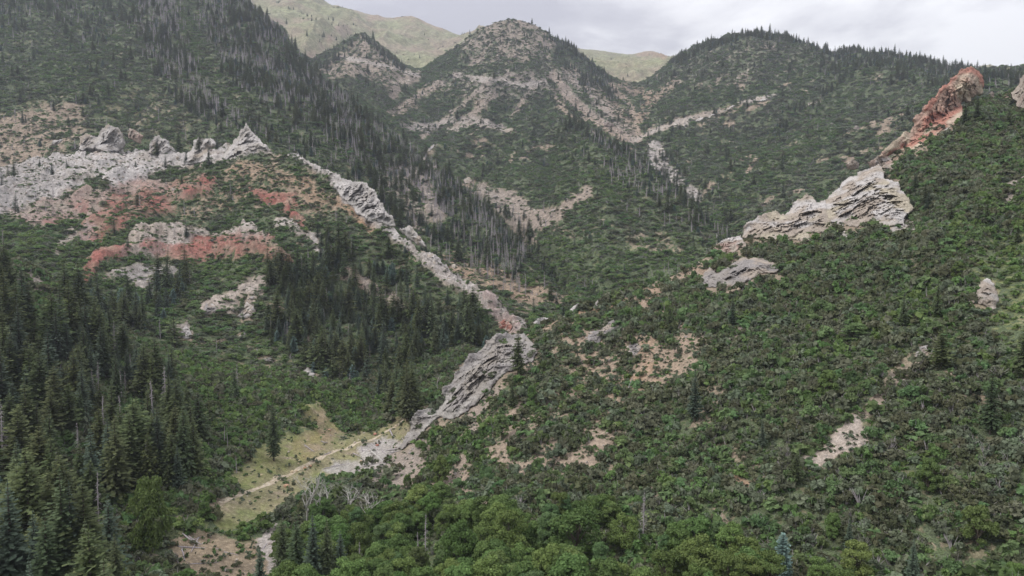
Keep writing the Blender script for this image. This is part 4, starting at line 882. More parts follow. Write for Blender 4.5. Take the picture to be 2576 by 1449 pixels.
def name_all(T, idx, what):
    """a label and a group for each plant: its look, the landmark it stands by, its turn from there"""
    rows = []
    for i in idx:
        L = int(T['L'][i]); u, v = float(T['u'][i]), float(T['v'][i]); ms = MARKS.get(L)
        if not ms: rows.append((i, what(i), ['', '', 'on the steep wooded mountainside', 'on the rounded green spur', 'on the brushy far mountain', 'on the grassy skyline ridge'][L], 0)); continue
        m = min(ms, key=lambda q: (q[0]-u)**2 + ((q[1]-v)*1.3)**2); dx, dy = u - m[0], (v - m[1]) * 1.3
        rel = ('right of ' if dx > 0 else 'left of ') if abs(dx) > abs(dy) else ('below ' if dy > 0 else 'above ')
        rows.append((i, what(i), rel + m[2], math.hypot(dx, dy)))
    cnt = {}; out = {}
    for r_ in sorted(rows, key=lambda q: q[3]):
        k = (r_[1], r_[2]); n = cnt.get(k, 0); cnt[k] = n + 1
        out[r_[0]] = (k, n)
    fin = {}
    for i, (k, n) in out.items():
        o_ = ORD[n] + ' ' if cnt[k] > 1 and n < len(ORD) and not k[1].startswith('on the') else ''
        fin[i] = (o_ + k[0] + ' ' + k[1], k[0] + 's ' + k[1])
    return fin
def thing(name, label, cat, loc, rz=0., sc=1., group=None):
    o = bpy.data.objects.new(name, None); C.objects.link(o); o.empty_display_size = .5
    o.location = loc; o.rotation_euler = (0, 0, rz); o.scale = (sc, sc, sc) if isinstance(sc, (int, float)) else sc
    o['label'] = label; o['category'] = cat
    if group: o['group'] = group
    return o
def part(name, me, parent):
    o = bpy.data.objects.new(name, me); C.objects.link(o); o.parent = parent; return o
def near_plants(names, pick):
    """names: (name, part names); pick: list of (x, y, z, rz, scale, label, category, group, meshes)"""
    for (x, y, z, rz, sc, label, cat, grp, ms) in pick:
        t = thing(names[0], label, cat, (x, y, z), rz, sc, grp)
        for pn_, me in zip(names[1], ms): part(pn_, me, t)
def instancer(name, label, protos, P, rot, scl, idx):
    """ground cover nobody could count: one object that carries its plants"""
    me = np_mesh(name, P, np.zeros((0, 3), np.int32), attrs=None) if False else bpy.data.meshes.new(name)
    me.vertices.add(len(P)); me.vertices.foreach_set('co', np.asarray(P, np.float32).ravel())
    scl = np.asarray(scl); scl = np.stack([scl] * 3, -1) if scl.ndim == 1 else scl
    for nm, typ, arr in (('rot', 'FLOAT_VECTOR', rot), ('scl', 'FLOAT_VECTOR', scl), ('idx', 'INT', idx)):
        a = me.attributes.new(nm, typ, 'POINT'); a.data.foreach_set('vector' if 'VECTOR' in typ else 'value', np.asarray(arr, np.int32 if typ == 'INT' else np.float32).ravel())
    o = obj(name, me, kind='stuff', label=label)
    ng = bpy.data.node_groups.new(name, 'GeometryNodeTree')
    ng.interface.new_socket('Geometry', in_out='INPUT', socket_type='NodeSocketGeometry'); ng.interface.new_socket('Geometry', in_out='OUTPUT', socket_type='NodeSocketGeometry')
    gi = ng.nodes.new('NodeGroupInput'); go = ng.nodes.new('NodeGroupOutput'); iop = ng.nodes.new('GeometryNodeInstanceOnPoints'); jn = ng.nodes.new('GeometryNodeJoinGeometry')
    for pr in protos:
        po = bpy.data.objects.new(pr.name, pr)
        oi = ng.nodes.new('GeometryNodeObjectInfo'); oi.inputs[0].default_value = po; oi.inputs['As Instance'].default_value = True; oi.transform_space = 'ORIGINAL'
        ng.links.new(oi.outputs['Geometry'], jn.inputs[0])
    def at_(nm, ty):
        n = ng.nodes.new('GeometryNodeInputNamedAttribute'); n.data_type = ty; n.inputs[0].default_value = nm; return n.outputs[0]
    ng.links.new(gi.outputs[0], iop.inputs['Points']); ng.links.new(jn.outputs[0], iop.inputs['Instance']); iop.inputs['Pick Instance'].default_value = True
    ng.links.new(at_('idx', 'INT'), iop.inputs['Instance Index'])
    e2r = ng.nodes.new('FunctionNodeEulerToRotation'); ng.links.new(at_('rot', 'FLOAT_VECTOR'), e2r.inputs[0]); ng.links.new(e2r.outputs[0], iop.inputs['Rotation'])
    ng.links.new(at_('scl', 'FLOAT_VECTOR'), iop.inputs['Scale']); ng.links.new(iop.outputs[0], go.inputs[0])
    md = o.modifiers.new('plants', 'NODES'); md.node_group = ng
    return o
LAYC = mcell(LAY)
conD = mcell(M['con']); deadD = mcell(M['dead']); leafD = mcell(M['leafy']); bareD = mcell(M['bare']); noneD = mcell(M['none'])
clump = mcell(fbm(GX / 28, GY / 28, oct=3, seed=77)); clump2 = mcell(fbm(GX / 60, GY / 60, oct=3, seed=78))
def lv(*a): return np.array(a, float)[LAYC]
# ------------------------------------------------------------------ rock outcrops
def rock_mat():
    m = new_mat('crag_rock'); nt = m.node_tree; a = N(nt, 'ShaderNodeVertexColor', layer_name='rock_colour'); geo = N(nt, 'ShaderNodeNewGeometry'); p = geo.outputs['Position']
    mp = N(nt, 'ShaderNodeMapping'); mp.inputs['Rotation'].default_value = (.5, .6, .3); mp.inputs['Scale'].default_value = (1, 1, 1.35); Lk(nt, p, mp.inputs[0])
    n1 = noise(nt, mp.outputs[0], .28, 8, .7); n2 = noise(nt, p, 1.6, 4, .7); n3 = noise(nt, p, .06, 4, .6)
    v = math_(nt, 'ADD', math_(nt, 'MULTIPLY', n1, 1.0), math_(nt, 'MULTIPLY', n2, .6))
    c = mixc(nt, 1.0, a.outputs[0], ramp(nt, v, [(.55, .55), (.78, .95), (1.1, 1.35)]), 'MULTIPLY')
    c = mixc(nt, ramp(nt, n3, [(.5, 0.), (.68, .4)]), c, (.27, .235, .185))
    finish(nt, c, .92, v, .9, .8); return m
ROCK = rock_mat()
CRK = LN['R']
def crest_Y(layer, u):
    nm = {0: 'R', 1: 'A2', 2: 'B2', 3: 'G2', 4: 'H2'}[layer]
    t = float(ray(u, 724.5)[0]); return float(np.interp(t, TT, Yf[LN[nm]]))
def outcrop(layer, pts, T, cols, label, seed):
    pts = np.array(pts, float); T = T * 1.2
    if layer == 0: c0 = pts.mean(0); ex = 9 + 0 * T; dv_ = pts - c0; pts = pts + dv_ / (np.linalg.norm(dv_, axis=1)[:, None] + 1e-6) * np.minimum(ex, np.linalg.norm(dv_, axis=1)[:, None] * .35) * np.where(dv_[:, 1:] > 0, 1, .15) * (T > 6)
    st = 2.2 if T > 5 else 1.4
    u0, v0 = pts.min(0) - 4; u1, v1 = pts.max(0) + 4
    nu, nv = int((u1 - u0) / st) + 2, int((v1 - v0) / st) + 2
    U, V = np.meshgrid(u0 + np.arange(nu) * st, v0 + np.arange(nv) * st)
    jag = min(7., (u1 - u0) * .06)
    Un = U + fbm(U / 13., V / 13., oct=3, seed=seed) * jag; Vn = V + fbm(U / 13. + 9, V / 13., oct=3, seed=seed + 5) * jag
    d = np.full(U.shape, 1e9); ins = np.zeros(U.shape, bool)
    for a, b in zip(pts, np.roll(pts, -1, 0)):
        ab = b - a; t = np.clip(((Un - a[0]) * ab[0] + (Vn - a[1]) * ab[1]) / (ab @ ab + 1e-9), 0, 1); d = np.minimum(d, np.hypot(Un - a[0] - t * ab[0], Vn - a[1] - t * ab[1]))
        ins ^= ((a[1] > Vn) != (b[1] > Vn)) & (Un < (b[0] - a[0]) * (Vn - a[1]) / (b[1] - a[1] + 1e-9) + a[0])
    # depth: the slope behind it, kept on this hill
    lo = np.where(rowsL == layer)[0][0]
    tt, ss = ray(U, V); Yc = np.empty(U.shape)
    uu_ = U[0]
    for j in range(nu):
        t = tt[nv//2, j]; i = int(np.clip(np.searchsorted(TT, t), 1, NC-1)); f_ = (t - TT[i-1]) / (TT[i] - TT[i-1])
        sc = SSL[lo:, i-1] * (1-f_) + SSL[lo:, i] * f_; yc = GY[lo:, i-1] * (1-f_) + GY[lo:, i] * f_
        run = np.maximum.accumulate(sc); yk = np.interp(ss[:, j], run + np.arange(len(run)) * 1e-9, yc)
        Yc[:, j] = np.minimum(yk, crest_Y(layer, uu_[j]) + 2)
    Yc0 = Yc.copy()
    # never lean back faster than a steep rock face does
    for r_ in range(nv - 2, -1, -1): Yc[r_] = np.minimum(Yc[r_], Yc[r_+1] + st / F * Yc[r_+1] * (4.5 if 'fin' in label and 'red' in label else 2.6))
    kb = np.hanning(15)[1:-1]; kb /= kb.sum()
    Yc = np.stack([np.convolve(np.pad(q_, 6, mode='edge'), kb, 'valid') for q_ in Yc]); Yc = np.stack([np.convolve(np.pad(q_, 6, mode='edge'), kb, 'valid') for q_ in Yc.T]).T; Yc = np.minimum(Yc, Yc0 + 1)
    D = float(np.median(Yc[ins])) if ins.any() else 400.
    wpx = T / D * F * 1.1
    q = np.clip(d / max(wpx, 3), 0, 1); th = T * np.sqrt(np.clip(1 - (1 - q) ** 2, 0, 1)) * np.where(ins, 1, 0)
    Yslope = Yc0; Yf_ = Yc - th * .5; Yb = np.maximum(Yc + th * .9, np.minimum(Yslope, Yc + T * 3) + 2)
    X, Yw, Z = tt * Yf_, Yf_, ss * Yf_
    A1, A2, A3 = (X * .62 + Z * .78), Yw, (Z * .62 - X * .78)       # the beds dip to one side: long blocks along A1
    A1 = A1 + fbm(X / T, Yw / T, Z / T, oct=2, seed=seed + 30) * T * .25; A3 = A3 + fbm(X / T + 5, Yw / T, Z / T, oct=2, seed=seed + 31) * T * .2
    _, _, av = worley(A1 / (T * .8), A2 / (T * .6), A3 / (T * .42), seed); b1, b2, bv = worley(A1 / (T * .34), A2 / (T * .25), A3 / (T * .19), seed + 9)
    c1, c2, cv_ = worley(A1 / (T * .15), A2 / (T * .11), A3 / (T * .09), seed + 19)
    rdg = fbm(A1 / (T * 1.3), A2 / (T * .9), A3 / (T * .8), oct=5, seed=seed + 2, ridged=True, gain=.55)
    disp = ((av - .5) * .50 + (bv - .5) * .34 - sstep(.12, .0, b2 - b1) * .10 + (cv_ - .5) * .17 + (rdg - .1) * .26) * T * sstep(0, .5, q)
    Yf_ = Yf_ - disp
    # colours
    mixn = fbm(X / (T * 1.1), Yw / (T * 1.1), Z / (T * 1.1), oct=3, seed=seed + 3); mixm = fbm(X / (T * .4), Yw / (T * .4), Z / (T * .4), oct=3, seed=seed + 6)
    cc = np.zeros(U.shape + (3,)) + np.array(cols[0])
    k1 = sstep(.0, .28, mixn + mixm * .5)[..., None]; cc = cc * (1 - k1) + np.array(cols[1]) * k1
    k2 = sstep(.08, .3, -mixn + mixm * .5)[..., None]; cc = cc * (1 - k2) + np.array(cols[2]) * k2
    if 'fin' in label and 'red and tan' in label:
        redm = np.zeros(U.shape)
        for wd, pl in ((13, QR((1340,880),(1450,830),(1560,840),(1680,770),(1790,700))), (16, QR((1150,1190),(1260,1040),(1370,900),(1520,880))), (12, QR((1150,1180),(1350,1080),(1560,930))), (14, QR((1700,300),(1830,225),(1930,240),(2030,330),(2060,420))), (9, QR((1330,740),(1500,520),(1680,350))), (9, QR((860,1320),(1050,1220),(1200,1180)))):
            pl = np.array(pl); dd = np.full(U.shape, 1e9)
            for a, b in zip(pl[:-1], pl[1:]):
                ab = b - a; t = np.clip(((U - a[0]) * ab[0] + (V - a[1]) * ab[1]) / (ab @ ab), 0, 1); dd = np.minimum(dd, np.hypot(U - a[0] - t*ab[0], V - a[1] - t*ab[1]))
            redm = np.maximum(redm, sstep(wd, wd * .3, dd + mixm * 12))
        cc = cc * (1 - redm[..., None] * .9) + np.array((.32, .145, .11)) * redm[..., None] * .9
    vid = -np.ones(U.shape, int); vid[ins] = np.arange(ins.sum()); n = int(ins.sum())
    if n < 8: return
    cells_ = [(0, 0), (0, 1), (1, 1), (1, 0)]
    blk = np.stack([vid[a:nv-1+a, b:nu-1+b] for a, b in cells_], -1).reshape(-1, 4); ok = (blk >= 0).all(1); Fq = blk[ok]
    front = np.stack([tt * Yf_, Yf_, ss * Yf_], -1)[ins]; back = np.stack([tt * Yb, Yb, ss * Yb - (Yb - Yc) * .25], -1)[ins]
    Vv = np.concatenate([front, back]); 
    # rim walls between the front and the back face
    from collections import Counter
    e = np.concatenate([Fq[:, [0, 1]], Fq[:, [1, 2]], Fq[:, [2, 3]], Fq[:, [3, 0]]]); key = np.sort(e, 1); kk = key[:, 0] * (n + 1) + key[:, 1]
    _, inv, cnt = np.unique(kk, return_inverse=True, return_counts=True); rim = e[cnt[inv] == 1]
    walls = np.stack([rim[:, 0], rim[:, 0] + n, rim[:, 1] + n, rim[:, 1]], 1)
    Ff = np.concatenate([Fq, Fq[:, ::-1] + n, walls])
    o0 = Vv.mean(0); base = np.array([front[:, 0].mean(), Yc[ins].mean(), front[:, 2].min()])
    ca = np.concatenate([cc[ins], cc[ins]]); ca = np.concatenate([ca, np.ones((len(ca), 1))], 1)
    me = np_mesh('rock_outcrop', Vv - base, Ff, [ROCK], False, {'rock_colour': ('FLOAT_COLOR', ca)})
    cat = 'rock'
    o = obj('rock_outcrop', me, label=label, category=cat); o.location = base
for k, (L_, pts_, T_, c_, l_) in enumerate(OUTC): outcrop(L_, pts_, T_, c_, l_, 40 + k * 7)
print('outcrops', time.time() - T0)
# ------------------------------------------------------------------ loose boulders, logs, the track
def boulder_mesh(seed, n=14):
    th = np.linspace(0, math.pi, n); ph = np.linspace(0, 2*math.pi, 2*n, endpoint=False); A, B = np.meshgrid(th, ph, indexing='ij')
    P = np.stack([np.sin(A)*np.cos(B), np.sin(A)*np.sin(B), np.cos(A)], -1)
    d1, d2, cv = worley(P[..., 0]*1.3+seed, P[..., 1]*1.3, P[..., 2]*1.3, seed); rr = .82 + (cv - .5) * .3 + (d2 - d1) * .18 + fbm(P[..., 0]*3+seed, P[..., 1]*3, P[..., 2]*3, oct=3, seed=seed) * .14
    P = P * rr[..., None] * np.array([1, .8, .68]); m = 2*n; I = np.arange(n*m).reshape(n, m)
    Fq = np.stack([I[:-1], np.roll(I[:-1], -1, 1), np.roll(I[1:], -1, 1), I[1:]], -1).reshape(-1, 4); return P.reshape(-1, 3), Fq[:, ::-1]
def stone_mat(name, a, b):
    m = new_mat(name); nt = m.node_tree; geo = N(nt, 'ShaderNodeNewGeometry'); n1 = noise(nt, geo.outputs['Position'], 2.2, 6, .7)
    oi = N(nt, 'ShaderNodeObjectInfo'); c = mixc(nt, oi.outputs['Random'], a, b)
    finish(nt, mixc(nt, 1.0, c, ramp(nt, n1, [(.3, .6), (.7, 1.3)]), 'MULTIPLY'), .9, n1, .15, .6); return m
ST = {'white': stone_mat('pale_stone', (.44, .40, .35), (.36, .31, .26)), 'red': stone_mat('red_stone', (.33, .16, .12), (.36, .2, .15)), 'orange': stone_mat('orange_stone', (.42, .26, .16), (.38, .25, .18)), 'cream': stone_mat('cream_stone', (.48, .40, .27), (.42, .34, .24)), 'scree': stone_mat('scree_stone', (.34, .31, .29), (.24, .20, .18))}
BM = {k: [mk('boulder', boulder_mesh(i * 5 + j), [m]) for j in range(3)] for i, (k, m) in enumerate(ST.items())}
def boulder(u, v, wpx, kind, label, layer=None, group=None):
    p = at(u, v, layer); o = obj('boulder', BM[kind][int(u) % 3], label=label, category='boulder')
    s_ = wpx / 2 / F * p.y; o.location = p + Vector((0, 0, s_ * .25)); o.scale = (s_, s_, s_); o.rotation_euler = (0, 0, u * 1.3)
    if group: o['group'] = group
BL = [((1860,685),13,'red','big red boulder beside the upper end of the grassy track'), ((1885,822),11,'red','red boulder above the driftwood in the stream bed'), ((1600,785),9,'white','white boulder on the track edge beside grey bushes'),
 ((1978,424),11,'white','elongated white boulder lying in the green bushes above the track'), ((1035,1085),10,'orange','tan boulder on the lower side of the track'), ((965,1110),10,'orange','round orange boulder half way down the track'),
 ((965,1078),8,'cream','cream stone touching the track above the round orange boulder'), ((808,1158),11,'cream','cream boulder at the track just above the bare dead trees'), ((862,1148),9,'cream','flat cream boulder next to the bare dead trees'),
 ((2122,582),10,'cream','cream boulder where the track bends behind the bushes'), ((732,1342),16,'orange','wide orange boulder below the track by a round dark bush'), ((760,905),8,'white','lone white stone in the yellow grass above the track'),
 ((1278,630),10,'orange','pinkish stone on the bare patch among grey bushes'), ((895,1016),7,'cream','highest cream stone of the cluster in the grass'), ((955,957),6,'cream','small cream stone alone above the cluster in the grass'),
 ((1070,996),6,'cream','small cream stone nearest the track in the cluster'), ((1008,990),9,'cream','broad cream stone in the middle of the cluster'), ((885,1050),6,'cream','low cream stone at the bottom of the cluster'), ((415,1195),7,'cream','small tan stone low in the yellow grass'),
 ((1680,1020),7,'orange','orange stone at the edge of the white stream bed'), ((2195,400),5,'cream','pale stone at the top end of the track'), ((1960,662),6,'white','small white stone beside the red boulder on the track'), ((1648,752),6,'white','white stone between the track and grey bushes'),
 ((1600,1240),12,'red','reddish stone in the lower stream bed'), ((1690,1225),12,'white','white stone in the lower stream bed'), ((450,1318),7,'white','flat white stone near the bottom of the track'), ((1030,550),6,'cream','cream stone at the top of the yellow grass')]
for (p_, w_, k_, l_) in BL: uv = QP(p_)[0]; boulder(uv[0], uv[1], w_, k_, l_, 0)
for (uv, w_, k_, l_) in [((2142,1097),10,'orange','rounded pink boulder in the bushes by the pale rocky streak'), ((2097,1120),14,'white','white stone block low on the pale rocky streak'), ((1538,1190),12,'white','lone white boulder in the middle of the scrub slope'), ((655,970),14,'white','white rock patch in the green basin bushes'), ((1418,800),9,'white','white block on the ridge saddle'), ((2274,958),9,'white','pale stone right of the dead juniper')]: boulder(uv[0], uv[1], w_, k_, l_, 0)
def log_(u0, v0, u1, v1, wpx, label, group=None, lift=.0):
    a = at(u0, v0, 0); b = at(u1, v1, 0); 
    if (a - b).length > 22: b = a + (b - a).normalized() * 22
    rad = max(.12, wpx / 2 / F * a.y); a.z += rad * .7 + lift; b.z += rad * .5
    r = R_(int(u0 * 7 + v0)); pts = [np.array(a.lerp(b, t)) + r.normal(size=3) * rad * .35 * [1, 1, .5] for t in (0, .3, .6, 1)]
    P = [tube(pts, [rad, rad * .9, rad * .75, rad * .45], 8)]
    d = np.array(b - a); d /= np.linalg.norm(d)
    for k in range(5):
        t = r.uniform(.3, .95); q = np.array(a.lerp(b, t)); dd = r.normal(size=3); dd[2] = abs(dd[2]); P.append(tube([q, q + dd * rad * 2.4], [rad * .28, rad * .08], 4))
    for k in range(5):
        q = np.array(a); dd = -d * .6 + r.normal(size=3) * .8; P.append(tube([q, q + dd * rad * 2.2], [rad * .45, rad * .12], 4))
    V_, F_ = join(P); c = np.array(a); me = mk('fallen_log', (V_ - c, F_), [GREYWOOD if wpx < 5 else PALEWOOD])
    o = obj('fallen_log', me, label=label, category='log'); o.location = c
    if group: o['group'] = group
for k, (x0, y0, x1, y1, w_, l_) in enumerate([(1810,900,1970,1040,5.2,'thickest pale log lying across the stream bed'), (1700,890,1850,880,2.8,'pale log lying level at the top of the stream bed'), (2045,630,2095,720,4.0,'white log standing on end at the bend of the track'),
 (1225,940,1300,905,3.6,'short twisted log on the track edge'), (970,820,1090,905,2.2,'brownish log in the grass above the track'), (1180,770,1250,790,2.6,'short white log near the bare earth patch'), (555,635,645,680,2.4,'pale log in the dense bushes left of the yellow grass'),
 (1215,1110,1530,1045,2.0,'long thin dark log across the white gravel'), (1950,890,2060,980,2.8,'dark slanting log in the driftwood heap'), (2000,885,2180,855,2.6,'long pale log on top of the driftwood heap'), (2060,912,2170,890,2.6,'second pale log against the foot of the bare slope'),
 (1930,995,2010,990,2.4,'short pale log touching the thickest log'), (1580,920,1690,975,2.6,'grey log half hidden in the weeds of the stream bed'), (1680,830,1700,900,2.2,'small upright snag beside the level pale log'), (2200,730,2260,790,2.0,'thin grey log below the end of the track')]):
    a_, b_ = QP((x0, y0), (x1, y1)); log_(*a_, *b_, w_, l_)
for (a0, b0, w_, l_) in [((920,1240),(1000,1300),4,'thick fork of the grey driftwood pile at the valley floor'), ((900,1302),(1120,1316),3.5,'longest log under the grey driftwood pile'), ((950,1250),(1012,1292),3,'middle log of the grey driftwood pile'), ((1000,1258),(960,1330),3,'crossing log of the grey driftwood pile'),
 ((880,1340),(902,1402),3.5,'bent log below the grey driftwood pile'), ((915,1320),(930,1372),3.5,'short upright log below the driftwood pile'), ((640,1352),(705,1348),3,'log lying on bare earth left of the big cottonwood'), ((550,1280),(630,1312),2.4,'curved pale log behind the dark conifers'), ((880,1392),(955,1330),2.4,'slanting log in front of the driftwood pile'), ((610,1365),(700,1362),2.6,'second log lying on the bare earth by the cottonwood'),
 ((1340,1290),(1300,1345),3,'grey log beside the lower gravel bed'), ((960,1270),(1030,1250),2.2,'thin crooked log on the driftwood pile'), ((1130,1330),(1200,1345),2.2,'grey log in the grass right of the driftwood pile'), ((960,1390),(1100,1380),2.2,'thin log lying level below the driftwood pile')]:
    a_, b_ = Q4(a0, b0); log_(*a_, *b_, w_, l_)
# the track: a strip draped over the ground
def track():
    uv = QP((2250,432),(2215,470),(2180,530),(2130,578),(2050,620),(1960,665),(1850,715),(1740,765),(1600,812),(1450,862),(1330,900),(1200,950),(1090,1015),(960,1085),(830,1150),(700,1205),(560,1290),(420,1350),(250,1400),(100,1440)) + [(572,1257),(548,1268)]
    P = [at(u, v, 0) for u, v in uv]; pts = []
    for a, b in zip(P[:-1], P[1:]):
        n = max(2, int((b - a).length / 1.2))
        for k in range(n): pts.append(a.lerp(b, k / n))
    pts.append(P[-1]); V_, m = [], 7
    pts2 = [sum((pts[min(max(i + q, 0), len(pts)-1)] for q in (-3, -2, -1, 0, 1, 2, 3)), Vector()) / 7 for i in range(len(pts))]
    for i, p in enumerate(pts2):
        d = pts2[min(i+1, len(pts2)-1)] - pts2[max(i-1, 0)]; d.z = 0; d.normalize(); nrm = Vector((-d.y, d.x, 0)); wd = 1.25 + .3 * math.sin(i * .31) + .2 * math.sin(i * .9)
        for k in range(m):
            q = p + nrm * wd * (k / (m-1) * 2 - 1); V_.append((q.x, q.y, ground_z(q.x, q.y) + (.10 if 0 < k < m-1 else -.12)))
    I = np.arange(len(V_)).reshape(-1, m); Fq = np.stack([I[:-1, :-1], I[:-1, 1:], I[1:, 1:], I[1:, :-1]], -1).reshape(-1, 4)
    mt = new_mat('track_earth'); nt = mt.node_tree; geo = N(nt, 'ShaderNodeNewGeometry'); n = noise(nt, geo.outputs['Position'], .8, 6, .7)
    finish(nt, ramp(nt, n, [(.32, (.19, .15, .09)), (.5, (.34, .29, .22)), (.68, (.46, .40, .33))]), .95, n, .1, .5)
    obj('path', np_mesh('path', np.array(V_), Fq, [mt], True), kind='structure', label='narrow dirt track through the yellow grass')
track()
print('loose', time.time() - T0)
# ------------------------------------------------------------------ trees by hand
def proj_h(p, v_top):
    """height of a plant standing at p whose top is seen at v_top"""
    s = float(ray(CU + p.x / p.y * F, v_top)[1]); return max(1.0, (s * p.y - p.z))
HAND = [ (712,1300,1500,0,0,None,'dark fir left in the group under the fan shaped dead tree'), (748,1292,1505,0,6,None,'second dark fir of the group under the fan shaped dead tree'), (790,1288,1510,0,2,None,'grey-green spruce in the middle of the group of firs at the bottom'), (826,1306,1505,0,0,None,'slim fir right in the group under the widest dead tree'), (858,1335,1500,0,3,None,'low spruce at the right end of the group of firs'), (655,1375,1500,0,3,None,'small grey-green spruce beside the lower gravel bed'),
  # u, top v, base v, layer, kind index, width px or None, label
 (1747,928,1062,0,2,None,'tall dark spruce alone in the middle of the scrub slope'), (2272,733,822,0,0,None,'dark conifer left of the pair on the upper scrub slope'), (2357,705,797,0,0,None,'dark conifer right of the pair on the upper scrub slope'),
 (2490,925,1092,0,0,None,'tall slender conifer standing near the right edge'), (2135,1300,1393,0,2,None,'small grey-green spruce between the blue spruce and the right corner'), (2295,1352,1468,0,2,None,'thin topped spruce cut by the bottom right edge'),
 (2576,790,950,0,5,None,'large olive conifer cut off by the right edge'), (1842,742,822,0,2,None,'dark spruce below the low grey outcrop'), (2302,430,487,0,0,None,'dark fir immediately right of the white crag top'), (2327,455,514,0,0,None,'second dark fir right of the white crag'),
 (2482,500,563,0,0,None,'dark fir beside the grey scree streak'), (2392,505,556,0,6,None,'short fir between the white crag and the scree streak'), (2458,240,300,0,6,None,'bushy dark fir at the right foot of the red fin'), (2427,254,313,0,0,None,'slim dark fir against the red fin'),
 (2537,268,318,0,6,None,'dark conifer under the tan cliff edge'), (1303,828,942,0,5,None,'tall olive conifer growing against the big grey crag'), (1288,955,1022,0,6,None,'squat dark blue-green fir below the big grey crag'), (1312,900,945,0,4,None,'young olive conifer at the foot of the tall one by the crag'),
 (1917,1052,1130,0,2,None,'pale blue-green spruce in the scrub centre right'), (2367,825,928,0,4,66,'round yellow-green juniper beside the grey rock'), (2002,1140,1218,0,4,46,'round yellow-green juniper below the pale rocky streak'),
 (1685,770,830,0,6,None,'dark fir on the slope under the bare ridge band'), (2560,560,610,0,6,None,'dark fir near the right edge beneath the cliff'), (2335,470,530,0,2,None,'grey-green spruce in front of the dark firs by the crag')]
USED = []
def tree_conifer(u, vt, vb, L, k, wpx, label, group=None, mt=None):
    word, h, R, tk, cr = CON[k][:5]; p = at(u, vb, L); H = proj_h(p, vt); s_ = H / h
    sx = s_ if wpx is None else (wpx / 2 / F * p.y) / (R * .95)
    t = thing('juniper' if wpx and k != 7 else 'conifer', label, 'tree', p, u * .7, (sx, sx, s_), group); part('trunk', tk, t)
    c = part('crown', cr, t)
    if mt: c.data = c.data.copy(); c.data.materials[0] = LM[mt]
    USED.append((p.x, p.y)); return t
for a in HAND: tree_conifer(*a)
tree_conifer(1967, 1340, 1470, 0, 7, 58, 'plump blue spruce at the bottom edge'); 
def tree_dead(u, vt, vb, L, k, label, group=None, wide=1.0):
    h, tk, br, _ = DEAD[k]; p = at(u, vb, L); s_ = proj_h(p, vt) / h
    t = thing('dead_conifer', label, 'dead tree', p, u * 1.1, (s_ * wide, s_ * wide, s_), group); part('trunk', tk, t); part('branches', br, t); USED.append((p.x, p.y))
for a in [(1618,1232,1350,0,3,'pale dead conifer standing alone at the foot of the scrub slope'), (248,1184,1345,0,1,'tall dead conifer with drooping twigs in the lower left forest'), (143,1130,1228,0,4,'bare pole trunk in the lower left forest'), (565,1068,1112,0,4,'bare pole snag in the bushes of the green basin'),
          (573,1082,1125,0,4,'second bare pole snag leaning beside the first in the basin'), (464,1143,1180,0,4,'short bare stub at the forest edge'), (418,915,1045,0,3,'branchy grey dead conifer on the edge of the near wood'), (8,1010,1180,0,3,'dead conifer at the left edge of the picture'),
          (62,1010,1110,0,3,'broad purplish grey dead conifer at the left'), (198,1060,1150,0,0,'dead conifer among the dark firs at left centre'), (295,974,1012,0,4,'bare spike between two firs on the near spur'), (235,925,1010,0,3,'grey dead conifer on the middle of the near spur'),
          (1070,1290,1412,0,1,'dead trunk with a hooked top among the cottonwoods'), (1052,1334,1400,0,4,'broken dead trunk with side stubs among the cottonwoods'), (906,1360,1440,0,0,'small dead tree at the bottom edge'), (288,805,900,0,3,'pale dead conifer in front of the grey slope of the spur'),
          (595,1145,1190,0,4,'thin snag standing in the basin near the track'), (525,1110,1140,0,4,'thin snag between the wood and the track')]: tree_dead(*a)
for k, (u, vt, vb, l_) in enumerate([(772,1188,1325,'bare grey cottonwood with a fan of dead limbs beside the track'), (815,1205,1335,'bare forked dead tree right of the fan shaped one'), (880,1215,1320,'widest bare white dead tree above the green crowns'), (935,1235,1330,'bare dead tree leaning right above the green crowns'), (1100,935,985,'small bare dead tree under the big grey crag'), (2228,960,1010,'dark dead juniper on the pale rocky streak')]):
    tk, br = bare_tree(R_(700 + k), 13., 5 if k < 4 else 3); p = at(u, vb, 0); s_ = proj_h(p, vt) / 12.; m_ = PALEWOOD if k < 5 else BARK
    t = thing('bare_tree', l_, 'dead tree', p, k * 1.7, s_); part('trunk', mk('trunk', tk, [m_]), t); part('limbs', mk('limbs', br, [m_]), t)
def tree_leafy(u, vt, vb, k, label, wpx=None, group=None, mt=None):
    word, h, R, tk, cr = LEAFY[k]; p = at(u, vb, 0); s_ = proj_h(p, vt) / h; sx = s_ if wpx is None else wpx / 2 / F * p.y / R
    t = thing('leafy_tree', label, 'tree', p, u, (sx, sx, s_), group); part('trunk', tk, t); part('crown', cr, t); USED.append((p.x, p.y))
